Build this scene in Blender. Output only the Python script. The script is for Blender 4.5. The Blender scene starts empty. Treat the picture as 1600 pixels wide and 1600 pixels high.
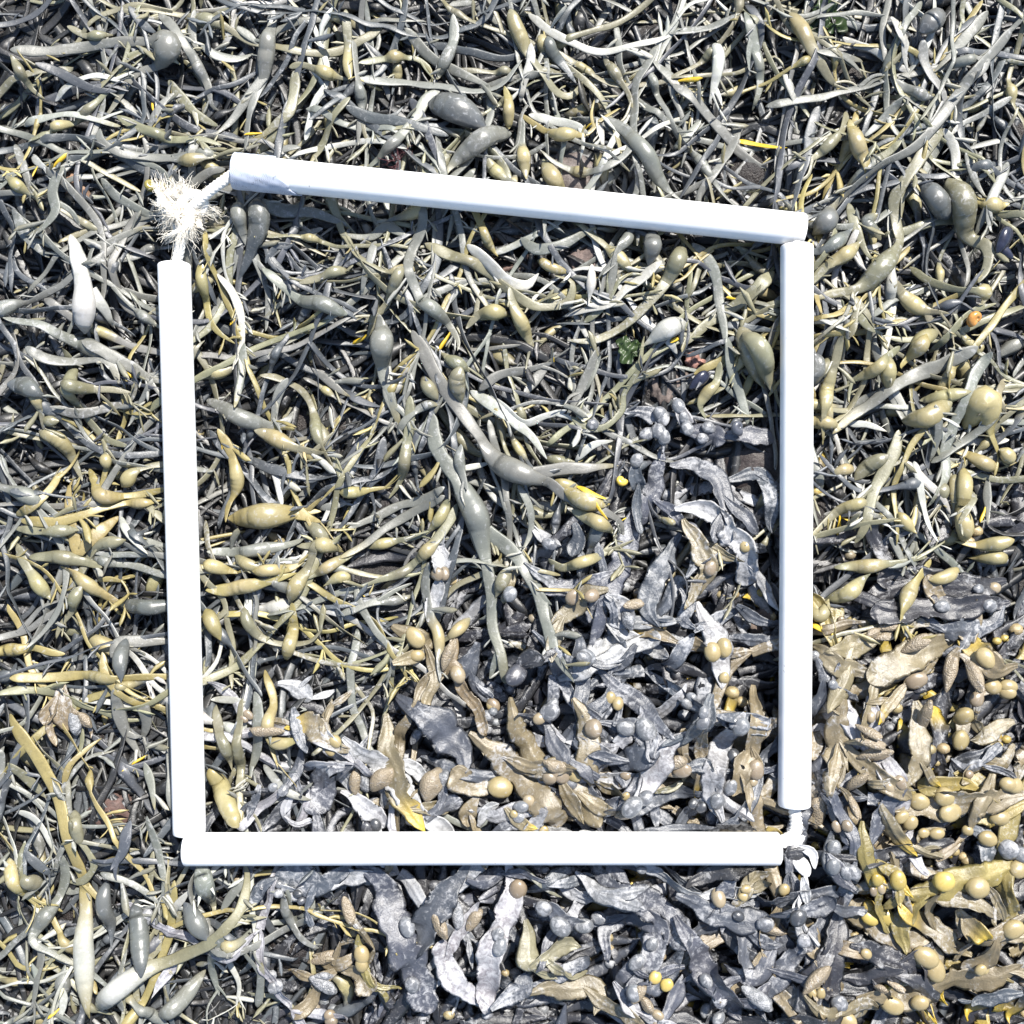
# A white pipe quadrat lying on a mat of knotted wrack and bladder wrack on a rocky shore, seen from above.
import bpy, math
import numpy as np
from mathutils import Matrix, Vector

rng = np.random.default_rng(11)
sc = bpy.context.scene
C = sc.collection

# ------------------------------------------------------------------ camera, sky, sun, exposure
Z0 = 0.05                      # height of the frame's plane above the rock
S = 0.5 / 920.0                # metres per photo pixel on that plane (inside of the frame is 0.5 m)
HALF = 800 * S
CAMH = Z0 + HALF / math.tan(math.radians(25.0))
cam_d = bpy.data.cameras.new('camera')
cam = bpy.data.objects.new('camera', cam_d)
C.objects.link(cam)
cam.location = (0, 0, CAMH)
cam.rotation_euler = (0, 0, 0)
cam_d.angle = math.radians(50.0)
cam_d.clip_start = 0.02
cam_d.clip_end = 500.0
sc.camera = cam

SUN_EL, SUN_AZ = math.radians(52), math.atan2(0.50, 0.866)
world = bpy.data.worlds.new('World')
sc.world = world
world.use_nodes = True
wn = world.node_tree
sky = wn.nodes.new('ShaderNodeTexSky')
sky.sky_type = 'NISHITA'
sky.sun_disc = False
sky.sun_elevation = SUN_EL
sky.sun_rotation = SUN_AZ
wn.links.new(sky.outputs[0], wn.nodes['Background'].inputs[0])
wn.nodes['Background'].inputs[1].default_value = 0.10
sun_d = bpy.data.lights.new('sun', 'SUN')
sun_d.energy = 5.0
sun_d.angle = math.radians(0.53)
sun_d.color = (1.0, 0.955, 0.88)
sun = bpy.data.objects.new('sun', sun_d)
C.objects.link(sun)
to_sun = Vector((math.sin(SUN_AZ) * math.cos(SUN_EL), math.cos(SUN_AZ) * math.cos(SUN_EL), math.sin(SUN_EL)))
sun.rotation_euler = to_sun.to_track_quat('Z', 'Y').to_euler()
sun.location = to_sun * 5
sc.view_settings.view_transform = 'Standard'
sc.view_settings.look = 'None'
sc.view_settings.gamma = 1.0
sc.view_settings.exposure = 1.06
sc.view_settings.use_curve_mapping = False


def pw(px, py, z=Z0):
    k = (CAMH - z) / (CAMH - Z0)
    return np.array([(px - 800) * S * k, (800 - py) * S * k])


# ------------------------------------------------------------------ materials
def new_mat(name):
    m = bpy.data.materials.new(name)
    m.use_nodes = True
    nt = m.node_tree
    return m, nt, nt.nodes['Principled BSDF']


def nd(nt, t, **kw):
    n = nt.nodes.new(t)
    for k, v in kw.items():
        if k in n.inputs:
            n.inputs[k].default_value = v
        else:
            setattr(n, k, v)
    return n


def ramp(nt, fac, stops):
    r = nt.nodes.new('ShaderNodeValToRGB')
    e = r.color_ramp.elements
    while len(e) < len(stops):
        e.new(0.5)
    for i, (p, c) in enumerate(stops):
        e[i].position = p
        e[i].color = (c, c, c, 1) if isinstance(c, (int, float)) else (*c, 1)
    nt.links.new(fac, r.inputs[0])
    return r.outputs[0]


def mixc(nt, a, b, fac, mode='MIX'):
    m = nt.nodes.new('ShaderNodeMix')
    m.data_type = 'RGBA'
    m.blend_type = mode
    for sock, v in ((m.inputs[6], a), (m.inputs[7], b), (m.inputs[0], fac)):
        if isinstance(v, (int, float)):
            sock.default_value = v
        elif isinstance(v, tuple):
            sock.default_value = (*v, 1)
        else:
            nt.links.new(v, sock)
    return m.outputs[2]


def mathn(nt, op, a, b):
    m = nt.nodes.new('ShaderNodeMath')
    m.operation = op
    for i, v in enumerate((a, b)):
        if isinstance(v, (int, float)):
            m.inputs[i].default_value = v
        else:
            nt.links.new(v, m.inputs[i])
    return m.outputs[0]


def weed_material(name, rough, bump, warts=0.0, mott=0.12):
    """Skin of a wrack: pigment from the 'col' attribute, dried salt bloom from its alpha."""
    m, nt, b = new_mat(name)
    L = nt.links
    pos = nd(nt, 'ShaderNodeNewGeometry').outputs['Position']
    at = nd(nt, 'ShaderNodeAttribute', attribute_name='col')
    n1 = nd(nt, 'ShaderNodeTexNoise', Scale=95.0, Detail=5.0, Roughness=0.6)
    n2 = nd(nt, 'ShaderNodeTexNoise', Scale=620.0, Detail=4.0, Roughness=0.65)
    n3 = nd(nt, 'ShaderNodeTexNoise', Scale=210.0, Detail=6.0, Roughness=0.7, Distortion=0.6)
    for n in (n1, n2, n3):
        L.new(pos, n.inputs['Vector'])
    v1 = ramp(nt, n1.outputs[0], [(0.30, 1 - mott), (0.70, 1 + mott)])
    v2 = ramp(nt, n2.outputs[0], [(0.30, 1 - mott * 0.8), (0.70, 1 + mott * 0.6)])
    c = mixc(nt, at.outputs['Color'], v1, 1.0, 'MULTIPLY')
    c = mixc(nt, c, v2, 1.0, 'MULTIPLY')
    # salt bloom: pale crust in patches where alpha says the skin has dried
    th = mathn(nt, 'SUBTRACT', mathn(nt, 'ADD', n3.outputs[0], mathn(nt, 'MULTIPLY', at.outputs['Alpha'], 0.42)), 0.60)
    salt = mathn(nt, 'MULTIPLY', mathn(nt, 'MINIMUM', mathn(nt, 'MAXIMUM', mathn(nt, 'MULTIPLY', th, 5.0), 0.0), 1.0), 0.72)
    c = mixc(nt, c, (0.40, 0.405, 0.42), salt)
    sp = nd(nt, 'ShaderNodeTexNoise', Scale=1500.0, Detail=1.0)
    L.new(pos, sp.inputs['Vector'])
    spm = ramp(nt, sp.outputs[0], [(0.66, 0.0), (0.74, 0.6)])
    c = mixc(nt, c, (0.5, 0.5, 0.5), mathn(nt, 'MULTIPLY', spm, at.outputs['Alpha']))
    L.new(c, b.inputs['Base Color'])
    rr = ramp(nt, n3.outputs[0], [(0.3, rough - 0.09), (0.7, rough + 0.13)])
    rr = mathn(nt, 'ADD', rr, mathn(nt, 'MULTIPLY', salt, 0.22))
    L.new(rr, b.inputs['Roughness'])
    b.inputs['Specular IOR Level'].default_value = 0.75
    bp = nd(nt, 'ShaderNodeBump', Strength=bump, Distance=0.0009)
    hsrc = mathn(nt, 'ADD', mathn(nt, 'MULTIPLY', n3.outputs[0], 1.2), mathn(nt, 'MULTIPLY', n2.outputs[0], 0.55))
    if warts:
        vo = nd(nt, 'ShaderNodeTexVoronoi', Scale=780.0)
        L.new(pos, vo.inputs['Vector'])
        hsrc = mathn(nt, 'SUBTRACT', hsrc, mathn(nt, 'MULTIPLY', vo.outputs['Distance'], warts))
    L.new(hsrc, bp.inputs['Height'])
    L.new(bp.outputs[0], b.inputs['Normal'])
    return m


M_STRAP = weed_material('knotted_wrack_skin', 0.45, 0.30, mott=0.15)
M_BLAD = weed_material('bladder_skin', 0.33, 0.10, mott=0.09)
M_BLADE = weed_material('bladder_wrack_skin', 0.38, 0.65, mott=0.20)
M_POD = weed_material('warty_receptacle_skin', 0.40, 0.6, warts=1.3, mott=0.18)


def plain(name, col, rough=0.5, spec=0.5, noise=0.0, scale=200.0, bump=0.0):
    m, nt, b = new_mat(name)
    b.inputs['Base Color'].default_value = (*col, 1)
    b.inputs['Roughness'].default_value = rough
    b.inputs['Specular IOR Level'].default_value = spec
    if noise or bump:
        g = nd(nt, 'ShaderNodeNewGeometry')
        n = nd(nt, 'ShaderNodeTexNoise', Scale=scale, Detail=6.0, Roughness=0.65)
        nt.links.new(g.outputs['Position'], n.inputs['Vector'])
        v = ramp(nt, n.outputs[0], [(0.3, 1 - noise), (0.7, 1 + noise)])
        nt.links.new(mixc(nt, tuple(col), v, 1.0, 'MULTIPLY'), b.inputs['Base Color'])
        if bump:
            bp = nd(nt, 'ShaderNodeBump', Strength=bump, Distance=0.001)
            nt.links.new(n.outputs[0], bp.inputs['Height'])
            nt.links.new(bp.outputs[0], b.inputs['Normal'])
    return m


def rock_material():
    m, nt, b = new_mat('wet_rock')
    g = nd(nt, 'ShaderNodeNewGeometry')
    a = nd(nt, 'ShaderNodeTexNoise', Scale=28.0, Detail=8.0, Roughness=0.7)
    f = nd(nt, 'ShaderNodeTexNoise', Scale=340.0, Detail=5.0, Roughness=0.7)
    for n in (a, f):
        nt.links.new(g.outputs['Position'], n.inputs['Vector'])
    c = ramp(nt, a.outputs[0], [(0.30, (0.008, 0.007, 0.007)), (0.5, (0.018, 0.014, 0.013)), (0.75, (0.045, 0.035, 0.030))])  # near-black tones put the shade of the gaps into the rock colour
    v = ramp(nt, f.outputs[0], [(0.3, 0.55), (0.7, 1.35)])
    nt.links.new(mixc(nt, c, v, 1.0, 'MULTIPLY'), b.inputs['Base Color'])
    b.inputs['Roughness'].default_value = 0.42
    bp = nd(nt, 'ShaderNodeBump', Strength=0.9, Distance=0.002)
    nt.links.new(f.outputs[0], bp.inputs['Height'])
    nt.links.new(bp.outputs[0], b.inputs['Normal'])
    return m


M_ROCK = rock_material()
def pipe_material():
    m, nt, b = new_mat('white_pipe_plastic')
    g = nd(nt, 'ShaderNodeNewGeometry')
    a = nd(nt, 'ShaderNodeTexNoise', Scale=45.0, Detail=5.0)
    s = nd(nt, 'ShaderNodeTexNoise', Scale=420.0, Detail=2.0)
    for n in (a, s):
        nt.links.new(g.outputs['Position'], n.inputs['Vector'])
    c = ramp(nt, a.outputs[0], [(0.3, (0.80, 0.80, 0.79)), (0.6, (0.86, 0.865, 0.87))])
    k = mathn(nt, 'MULTIPLY', ramp(nt, s.outputs[0], [(0.70, 0.0), (0.74, 1.0)]), ramp(nt, a.outputs[0], [(0.5, 0.0), (0.62, 0.75)]))
    nt.links.new(mixc(nt, c, (0.22, 0.19, 0.15), k), b.inputs['Base Color'])
    b.inputs['Roughness'].default_value = 0.38
    return m


M_PIPE = pipe_material()
M_CORD = plain('white_braided_cord', (0.80, 0.78, 0.73), 0.85, 0.2, noise=0.07, scale=500.0, bump=0.5)
M_FRAY = plain('frayed_cord_fibre', (0.72, 0.68, 0.60), 0.8, 0.2, noise=0.10, scale=90.0)


def tape_material():
    m, nt, b = new_mat('woven_tape')
    tc = nd(nt, 'ShaderNodeTexCoord')
    mp = nd(nt, 'ShaderNodeMapping')
    mp.inputs['Scale'].default_value = (1100, 900, 900)
    nt.links.new(tc.outputs['Object'], mp.inputs['Vector'])
    w = nd(nt, 'ShaderNodeTexChecker', Scale=1.0)
    nt.links.new(mp.outputs[0], w.inputs['Vector'])
    n = nd(nt, 'ShaderNodeTexNoise', Scale=160.0, Detail=4.0)
    nt.links.new(tc.outputs['Object'], n.inputs['Vector'])
    f = mathn(nt, 'MULTIPLY', w.outputs['Fac'], ramp(nt, n.outputs[0], [(0.42, 0.0), (0.6, 0.55)]))
    nt.links.new(mixc(nt, (0.44, 0.48, 0.57), (0.20, 0.22, 0.28), f), b.inputs['Base Color'])
    b.inputs['Roughness'].default_value = 0.55
    return m


M_TAPE = tape_material()
M_INK = plain('faded_print_ink', (0.10, 0.10, 0.12), 0.7)

# ------------------------------------------------------------------ mesh helpers
def mesh_np(name, V, Q, col=None, mat=None):
    me = bpy.data.meshes.new(name)
    V = np.ascontiguousarray(V, dtype=np.float32)
    Q = np.ascontiguousarray(Q, dtype=np.int32)
    me.vertices.add(len(V))
    me.vertices.foreach_set('co', V.ravel())
    me.loops.add(Q.size)
    me.loops.foreach_set('vertex_index', Q.ravel())
    me.polygons.add(len(Q))
    me.polygons.foreach_set('loop_start', np.arange(0, Q.size, 4, dtype=np.int32))
    me.polygons.foreach_set('use_smooth', np.ones(len(Q), dtype=bool))
    if col is not None:
        a = me.color_attributes.new('col', 'FLOAT_COLOR', 'POINT')
        a.data.foreach_set('color', np.ascontiguousarray(col, dtype=np.float32).ravel())
    me.update(calc_edges=True)
    if mat:
        me.materials.append(mat)
    return me


def add(name, data, parent=None, loc=None, matrix=None):
    o = bpy.data.objects.new(name, data)
    C.objects.link(o)
    if parent:
        o.parent = parent
    if loc is not None:
        o.location = loc
    if matrix is not None:
        o.matrix_basis = matrix
    return o


def thing(name, label, cat, loc, group=None):
    o = bpy.data.objects.new(name, None)
    o.empty_display_size = 0.01
    C.objects.link(o)
    o.location = loc
    o['label'] = label
    o['category'] = cat
    if group:
        o['group'] = group
    return o


def ring_quads(n, m, skip=None):
    i = np.arange(n - 1)
    if skip is not None:
        i = i[~skip[:-1]]
    j = np.arange(m)
    a = (i[:, None] * m + j[None, :])
    b = (i[:, None] * m + (j[None, :] + 1) % m)
    return np.stack([a, b, b + m, a + m], -1).reshape(-1, 4)


def frames(P, roll):
    T = np.gradient(P, axis=0)
    T /= np.linalg.norm(T, axis=1, keepdims=True) + 1e-12
    s = np.cross(np.array([0, 0, 1.0]), T)
    s /= np.linalg.norm(s, axis=1, keepdims=True) + 1e-9
    n = np.cross(T, s)
    c, q = np.cos(roll)[:, None], np.sin(roll)[:, None]
    return T, s * c + n * q, n * c - s * q


def wob(s, amp, wl, k=3):
    """smooth random function of arc length"""
    r = np.zeros_like(s)
    for i in range(k):
        r += np.sin(s * (2 * math.pi / (wl * rng.uniform(0.6, 1.6))) + rng.uniform(0, 6.28)) * rng.uniform(0.5, 1)
    return r * amp / k * 1.5


def catmull(pts, per=10):
    p = np.asarray(pts, float)
    if len(p) == 2:
        p = np.array([p[0], (p[0] + p[1]) / 2, p[1]])
        idx_scale = 2
    else:
        idx_scale = 1
    e = np.vstack([2 * p[0] - p[1], p, 2 * p[-1] - p[-2]])
    t = np.linspace(0, 1, per, endpoint=False)[:, None]
    out = []
    for i in range(len(p) - 1):
        a, b, c, d = e[i], e[i + 1], e[i + 2], e[i + 3]
        out.append(0.5 * (2 * b + (c - a) * t + (2 * a - 5 * b + 4 * c - d) * t ** 2 + (3 * b - a - 3 * c + d) * t ** 3))
    out.append(p[-1:])
    q = np.vstack(out)
    s = np.r_[0, np.cumsum(np.linalg.norm(np.diff(q, axis=0), axis=1))]
    return q, s, per * idx_scale


# ------------------------------------------------------------------ the ground and its height field
BARE = [(1040, 600, 42), (1180, 735, 45), (905, 265, 40), (795, 390, 45), (1290, 805, 38), (640, 235, 24), (930, 400, 30),
        (1190, 235, 30), (1160, 560, 30), (455, 1520, 30), (1300, 455, 20), (860, 545, 30), (170, 1270, 24), (982, 548, 18), (1298, 18, 24), (1292, 835, 26), (1196, 810, 30)]
HOLLOW = [(560, 560, 62), (820, 545, 62), (420, 470, 45), (610, 815, 60), (350, 120, 60), (520, 230, 48), (660, 110, 50), (900, 150, 42), (1000, 1040, 60),
          (160, 930, 45), (190, 1180, 70), (1330, 120, 50), (480, 1080, 45), (1520, 870, 45), (1180, 200, 45), (240, 420, 40), (460, 650, 45), (720, 960, 40), (1480, 380, 40),
          (100, 560, 40), (300, 1560, 45), (90, 1420, 40), (1360, 640, 40)]


def ground_z(x, y):
    z = 0.007 * np.sin(x * 9 + 1.0) * np.cos(y * 8 - 0.6) + 0.007 * np.sin(x * 23 + y * 17) * np.cos(x * 14 - y * 27) + 0.002 * np.sin(x * 61 - y * 47 + 2)
    for px, py, r in BARE:
        c = pw(px, py)
        d2 = ((x - c[0]) ** 2 + (y - c[1]) ** 2) / (r * S * 1.3) ** 2
        z = z + 0.016 * np.exp(-d2)
    return z


def axis_coords():
    a = np.linspace(-0.7, 0.7, 200)
    b = 0.7 * np.geomspace(1, 90, 26)[1:]
    return np.r_[-b[::-1], a, b]


ax = axis_coords()
gx, gy = np.meshgrid(ax, ax, indexing='ij')
gz = ground_z(gx, gy) + rng.normal(0, 0.0009, gx.shape)
n = len(ax)
i, j = np.meshgrid(np.arange(n - 1), np.arange(n - 1), indexing='ij')
q0 = (i * n + j).ravel()
rock = add('ground', mesh_np('ground', np.stack([gx, gy, gz], -1).reshape(-1, 3), np.stack([q0, q0 + n, q0 + n + 1, q0 + 1], -1), None, M_ROCK))
rock['kind'] = 'structure'
rock['label'] = 'wet brown shore rock under the seaweed'

CELL, EXT = 0.004, 0.88
NG = int(2 * EXT / CELL)
cc = (np.arange(NG) + 0.5) * CELL - EXT
H = ground_z(*np.meshgrid(cc, cc, indexing='ij'))


def gidx(xy):
    return np.clip(((xy + EXT) / CELL).astype(int), 0, NG - 1)


def h_at(xy):
    g = gidx(xy)
    return H[g[..., 0], g[..., 1]]


# ------------------------------------------------------------------ the four pipes (heights are set once the mat is laid)
R_PIPE = 25.3 * S
PIPE_PX = {'taped': ((366, 267), (1256, 359)), 'under_knot': ((272, 412), (296, 1303)),
           'bottom': ((289, 1327), (1218, 1326)), 'far': ((1245, 383), (1241, 1260))}
PIPES = {}


def pipe_bound(xy):
    """lowest height of any pipe above these points (inf where there is none), and mask"""
    out = np.full(len(xy), np.inf)
    for a, b in PIPES.values():
        d = (b - a)[:2]
        L2 = d @ d
        t = ((xy - a[:2]) @ d) / L2
        near = (t > -0.004) & (t < 1.004)
        tc = np.clip(t, 0, 1)
        off = np.linalg.norm(xy - a[:2] - tc[:, None] * d, axis=1)
        m = near & (off < R_PIPE)
        zc = a[2] + tc * (b[2] - a[2])
        v = zc - np.sqrt(np.maximum(R_PIPE ** 2 - off ** 2, 0)) - 0.0008
        out[m] = np.minimum(out[m], v[m])
        m2 = near & (off >= R_PIPE) & (off < R_PIPE + 0.010)
        out[m2] = np.minimum(out[m2], (zc - 0.003 + (off - R_PIPE) * 1.0)[m2])
    return out


def clampV(V):
    if not PIPES:
        return V
    lim = pipe_bound(V[:, :2])
    V[:, 2] = np.minimum(V[:, 2], lim)
    return V


# ------------------------------------------------------------------ laying a ribbon on what already lies there
def lay(xy, halfw, th, slack=0.0015, iters=14, over=False, z_start=None, deposit=True, lift=0.0):
    d = np.gradient(xy, axis=0)
    d /= np.linalg.norm(d, axis=1, keepdims=True) + 1e-12
    nrm = np.stack([-d[:, 1], d[:, 0]], -1)
    hs = [h_at(xy + nrm * (halfw * k)[:, None]) for k in (-0.75, -0.35, 0, 0.35, 0.75)]
    hmax = np.maximum.reduce(hs) * 0.55 + np.mean(hs, 0) * 0.45
    tgt = hmax + th * 0.5 - slack
    z = tgt.copy()
    for _ in range(iters):
        zs = z.copy()
        zs[1:-1] = 0.5 * z[1:-1] + 0.25 * (z[:-2] + z[2:])
        zs[0] = 0.6 * z[0] + 0.4 * z[1]
        zs[-1] = 0.6 * z[-1] + 0.4 * z[-2]
        z = np.maximum(zs, tgt)
        z = 0.75 * z + 0.25 * zs
    n = len(z)
    if lift:
        u = np.linspace(0, 1, n)
        z = z + lift * np.clip((u - 0.6) / 0.4, 0, 1) ** 2
    if z_start is not None:
        s = np.r_[0, np.cumsum(np.linalg.norm(np.diff(xy, axis=0), axis=1))]
        k = np.exp(-s / 0.012)
        z = z * (1 - k) + z_start * k
    if PIPES and not over:
        lim = pipe_bound(xy)
        z = np.minimum(z, lim - th * 0.5)
        for _ in range(6):
            zs = z.copy()
            zs[1:-1] = (z[:-2] + z[1:-1] + z[2:]) / 3
            z = np.minimum(zs, lim - th * 0.5)
    if deposit:
        for k in np.linspace(-0.95, 0.95, 7):
            g = gidx(xy + nrm * (halfw * k)[:, None])
            np.maximum.at(H, (g[:, 0], g[:, 1]), z + th * 0.5 * math.sqrt(1 - k * k * 0.8))
    return z


# ------------------------------------------------------------------ pigments and the gap shade tone (r, g, b, salt)
COL = {
    'g': (0.138, 0.141, 0.124, 0.09), 'o': (0.158, 0.150, 0.096, 0.06), 'y': (0.225, 0.188, 0.075, 0.03),
    'p': (0.31, 0.31, 0.28, 0.2), 'd': (0.060, 0.066, 0.072, 0.06), 'k': (0.016, 0.016, 0.016, 0.0), 'e': (0.100, 0.105, 0.098, 0.06), 'Y': (0.50, 0.34, 0.02, 0.0),  # k: tone of the deep straps, gap shade put into the colour
    'B': (0.262, 0.226, 0.115, 0.05),     # bladder tan
    'fs': (0.060, 0.066, 0.080, 0.20), 'fp': (0.165, 0.165, 0.172, 0.46), 'fb': (0.158, 0.130, 0.078, 0.12),
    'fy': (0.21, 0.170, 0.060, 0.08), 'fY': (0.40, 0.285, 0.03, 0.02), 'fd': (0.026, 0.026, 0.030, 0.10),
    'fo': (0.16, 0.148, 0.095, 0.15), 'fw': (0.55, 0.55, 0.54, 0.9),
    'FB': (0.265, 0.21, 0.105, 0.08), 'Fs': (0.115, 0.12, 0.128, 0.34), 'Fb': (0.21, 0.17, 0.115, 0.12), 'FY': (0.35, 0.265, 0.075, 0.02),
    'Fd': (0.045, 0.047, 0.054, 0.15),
}
COL = {k: np.array(v) for k, v in COL.items()}


def jit(c, a=0.16):
    c = c.copy()
    c[:3] *= rng.uniform(1 - a, 1 + a) * (1 + rng.normal(0, 0.016, 3))
    c[3] = np.clip(c[3] + rng.normal(0, 0.07), 0, 1)
    return c


# ------------------------------------------------------------------ branches
class Branch:
    pass


def asco_branch(pts, w, blads, code, step, z_start=None, tip=True, base=False, over=False, lift=0.0, rollamp=0.7, curl=0.0012,
                leaf=1.0, col=None, slack=0.0015):
    """pts world xy control points; blads list of (control index, length, width, colour code)"""
    q, sq, per = catmull(pts)
    L = sq[-1]
    wv = wob(sq, curl, 0.05)
    d = np.gradient(q, axis=0)
    d /= np.linalg.norm(d, axis=1, keepdims=True) + 1e-12
    q = q + np.stack([-d[:, 1], d[:, 0]], -1) * wv[:, None]
    tipl = rng.uniform(1.2, 4.5)
    sb = []
    ss = list(np.arange(0, L, step)) + [L]
    for ci, bl, bw, bc in blads:
        k = min(int(round(ci * per)), len(sq) - 1)
        c0 = np.clip(sq[k], bl * 0.45, max(L - bl * 0.45, bl * 0.45))
        bw = bw * 0.90
        h = bl * 0.5 * 1.42
        sb.append((c0, h, bw, bc))
        ss += list(np.linspace(c0 - h, c0 + h, 15 if step < 0.006 else 8))
    if tip:
        ss += [L - w * 0.5, L - w * 0.25, L - w * 0.08]
    if base:
        ss += [w, w * 0.5, w * 0.25, w * 0.08]
    s = np.unique(np.round(np.clip(np.array(ss), 0, L), 5))
    keep = np.r_[True, np.diff(s) > 0.0004]
    s = s[keep]
    xy = np.stack([np.interp(s, sq, q[:, 0]), np.interp(s, sq, q[:, 1])], -1)
    u = s / L
    ww = w * (1.12 - 0.45 * u) * (1 + wob(s, 0.12, 0.03))
    th = np.clip(ww * 0.14, 0.0008, 0.0018)
    if tip:
        e = np.clip((L - s) / (w * tipl), 0, 1)
        f = np.maximum(1 - (1 - e) ** 2, 0.0016) ** 0.62
        ww *= f
        th *= np.maximum(f, 0.15)
    if base:
        f = np.maximum(1 - (1 - np.clip(s / (w * 2.0), 0, 1)) ** 2, 0.0016) ** 0.6
        ww *= f
        th *= np.maximum(f, 0.15)
    c = jit(COL[code]) if col is None else col.copy()
    cols = np.repeat(c[None], len(s), 0)
    cols[:, :3] *= (1 + wob(s, 0.10, 0.06))[:, None]
    if code in 'oygp' and tip:
        k = np.clip((u - 0.72) / 0.28, 0, 1)[:, None] * rng.choice([0.0, 0.25, 0.7], p=[0.45, 0.35, 0.2])
        cols[:, :3] = cols[:, :3] * (1 - k) + COL['y'][None, :3] * k
    inb = np.zeros(len(s), bool)
    segs = []
    flat = np.ones(len(s))
    for c0, h, bw, bc in sb:
        x = (s - c0) / h
        sh = np.where(np.abs(x) < 1, np.cos(np.clip(x, -1, 1) * math.pi / 2) ** 1.75, 0.0)
        sh = sh * np.minimum(1, np.minimum(s + 0.0002, (L - s) + 0.0002) / (bw * 0.35)) ** 0.5
        ww = np.maximum(ww, ww + (bw - ww) * sh)
        th = np.maximum(th, th + (bw * 0.86 - th) * sh)
        k = (sh ** 0.8)[:, None]
        bcv = jit(COL[bc])
        cols = cols * (1 - k) + bcv[None] * k
        flat = np.minimum(flat, 1 - sh)
        m = np.where(np.abs(x) <= 0.999)[0]
        if len(m) > 3:
            segs.append((m[0], m[-1]))
            inb[m[0]:m[-1]] = True
    roll = (wob(s, rollamp, 0.16) + rng.normal(0, 0.25 * rollamp)) * flat
    eff = th * np.abs(np.cos(roll)) + ww * np.abs(np.sin(roll)) * 0.75
    hw = np.maximum(ww * np.abs(np.cos(roll)), th) * 0.5
    z = lay(xy, hw, eff, over=over, z_start=z_start, lift=lift, slack=slack)
    b = Branch()
    b.s, b.P, b.w, b.th, b.roll, b.cols, b.inb, b.segs, b.L = s, np.c_[xy, z], ww, th, roll, cols, inb, segs, L
    b.leaf = leaf
    b.kind = 'a'
    return b


def asco_mesh_data(b, m):
    T, A, B = frames(b.P, b.roll)
    t = np.arange(m) / m * 2 * math.pi
    ct, st = np.cos(t), np.sin(t)
    fl = np.clip(b.th / b.w * 2, 0.35, 1)[:, None]          # thin straps are flat-topped, bladders round
    st = np.sign(st)[None] * np.abs(st)[None] ** fl
    ct = np.broadcast_to(ct[None], st.shape)
    V = b.P[:, None] + A[:, None] * (b.w / 2)[:, None, None] * ct[..., None] + B[:, None] * (b.th / 2)[:, None, None] * st[..., None]
    return V.reshape(-1, 3), np.repeat(b.cols, m, 0), (T, A, B)


FU = [(-1, 0), (-0.78, .5), (-0.45, .6), (-0.16, .7), (0, 1.9), (0.16, .7), (0.45, .6), (0.78, .5), (1, 0), (0.6, -.5), (0, -1.5), (-0.6, -.5)]
FU_LOW = [(-1, 0), (-0.5, .6), (0, 1.6), (0.5, .6), (1, 0), (0, -1.0)]


def fuc_branch(pts, w, code, step, z_start=None, tip=True, over=False, lift=0.0, col=None, ytip=0.0, cup=None, ruf=1.0, slack=0.001, rollamp=0.5):
    q, sq, per = catmull(pts)
    L = sq[-1]
    d = np.gradient(q, axis=0)
    d /= np.linalg.norm(d, axis=1, keepdims=True) + 1e-12
    q = q + np.stack([-d[:, 1], d[:, 0]], -1) * wob(sq, 0.0014, 0.04)[:, None]
    ss = list(np.arange(0, L, step)) + [L]
    if tip:
        ss += [L - w * k for k in (0.45, 0.3, 0.18, 0.09, 0.03)]
    s = np.unique(np.round(np.clip(np.array(ss), 0, L), 5))
    s = s[np.r_[True, np.diff(s) > 0.0004]]
    xy = np.stack([np.interp(s, sq, q[:, 0]), np.interp(s, sq, q[:, 1])], -1)
    u = s / L
    ww = w * (0.62 + 0.42 * np.sin(np.clip(u * 0.6 + 0.12, 0, 1) * math.pi) ** 0.9)
    ww *= 0.25 + 0.75 * np.clip(s / (w * 1.6), 0.0, 1) ** 0.8
    if tip:
        tl, te = (rng.uniform(1.2, 2.6), 0.75) if rng.random() < 0.6 else (rng.uniform(0.45, 0.8), 0.5)
        e = np.clip((L - s) / (w * tl), 0, 1)
        ww *= np.maximum(1 - (1 - e) ** 2, 0.003) ** te
    th = np.full(len(s), 0.0013)
    c = jit(COL[code]) if col is None else col.copy()
    cols = np.repeat(c[None], len(s), 0)
    cols[:, :3] *= (1 + wob(s, 0.16, 0.05))[:, None]
    cols[:, 3] = np.clip(cols[:, 3] + wob(s, 0.22, 0.06), 0, 1)
    if ytip:
        k = np.clip((u - 0.62) / 0.3, 0, 1)[:, None] * ytip
        cols = cols * (1 - k) + COL['fY'][None] * k
    roll = wob(s, rollamp, 0.12) + rng.normal(0, 0.2 * rollamp)
    hw = ww * 0.5 * np.maximum(np.abs(np.cos(roll)), 0.3)
    eff = th + ww * np.abs(np.sin(roll)) * 0.45 + 0.001
    z = lay(xy, hw * 0.85, eff, over=over, z_start=z_start, lift=lift, slack=slack, iters=10)
    b = Branch()
    b.s, b.P, b.w, b.th, b.roll, b.cols, b.L, b.kind = s, np.c_[xy, z], ww, th, roll, cols, L, 'f'
    b.cup = rng.normal(0.12, 0.26) if cup is None else cup
    b.ruf = ruf
    b.segs = []
    return b


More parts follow.
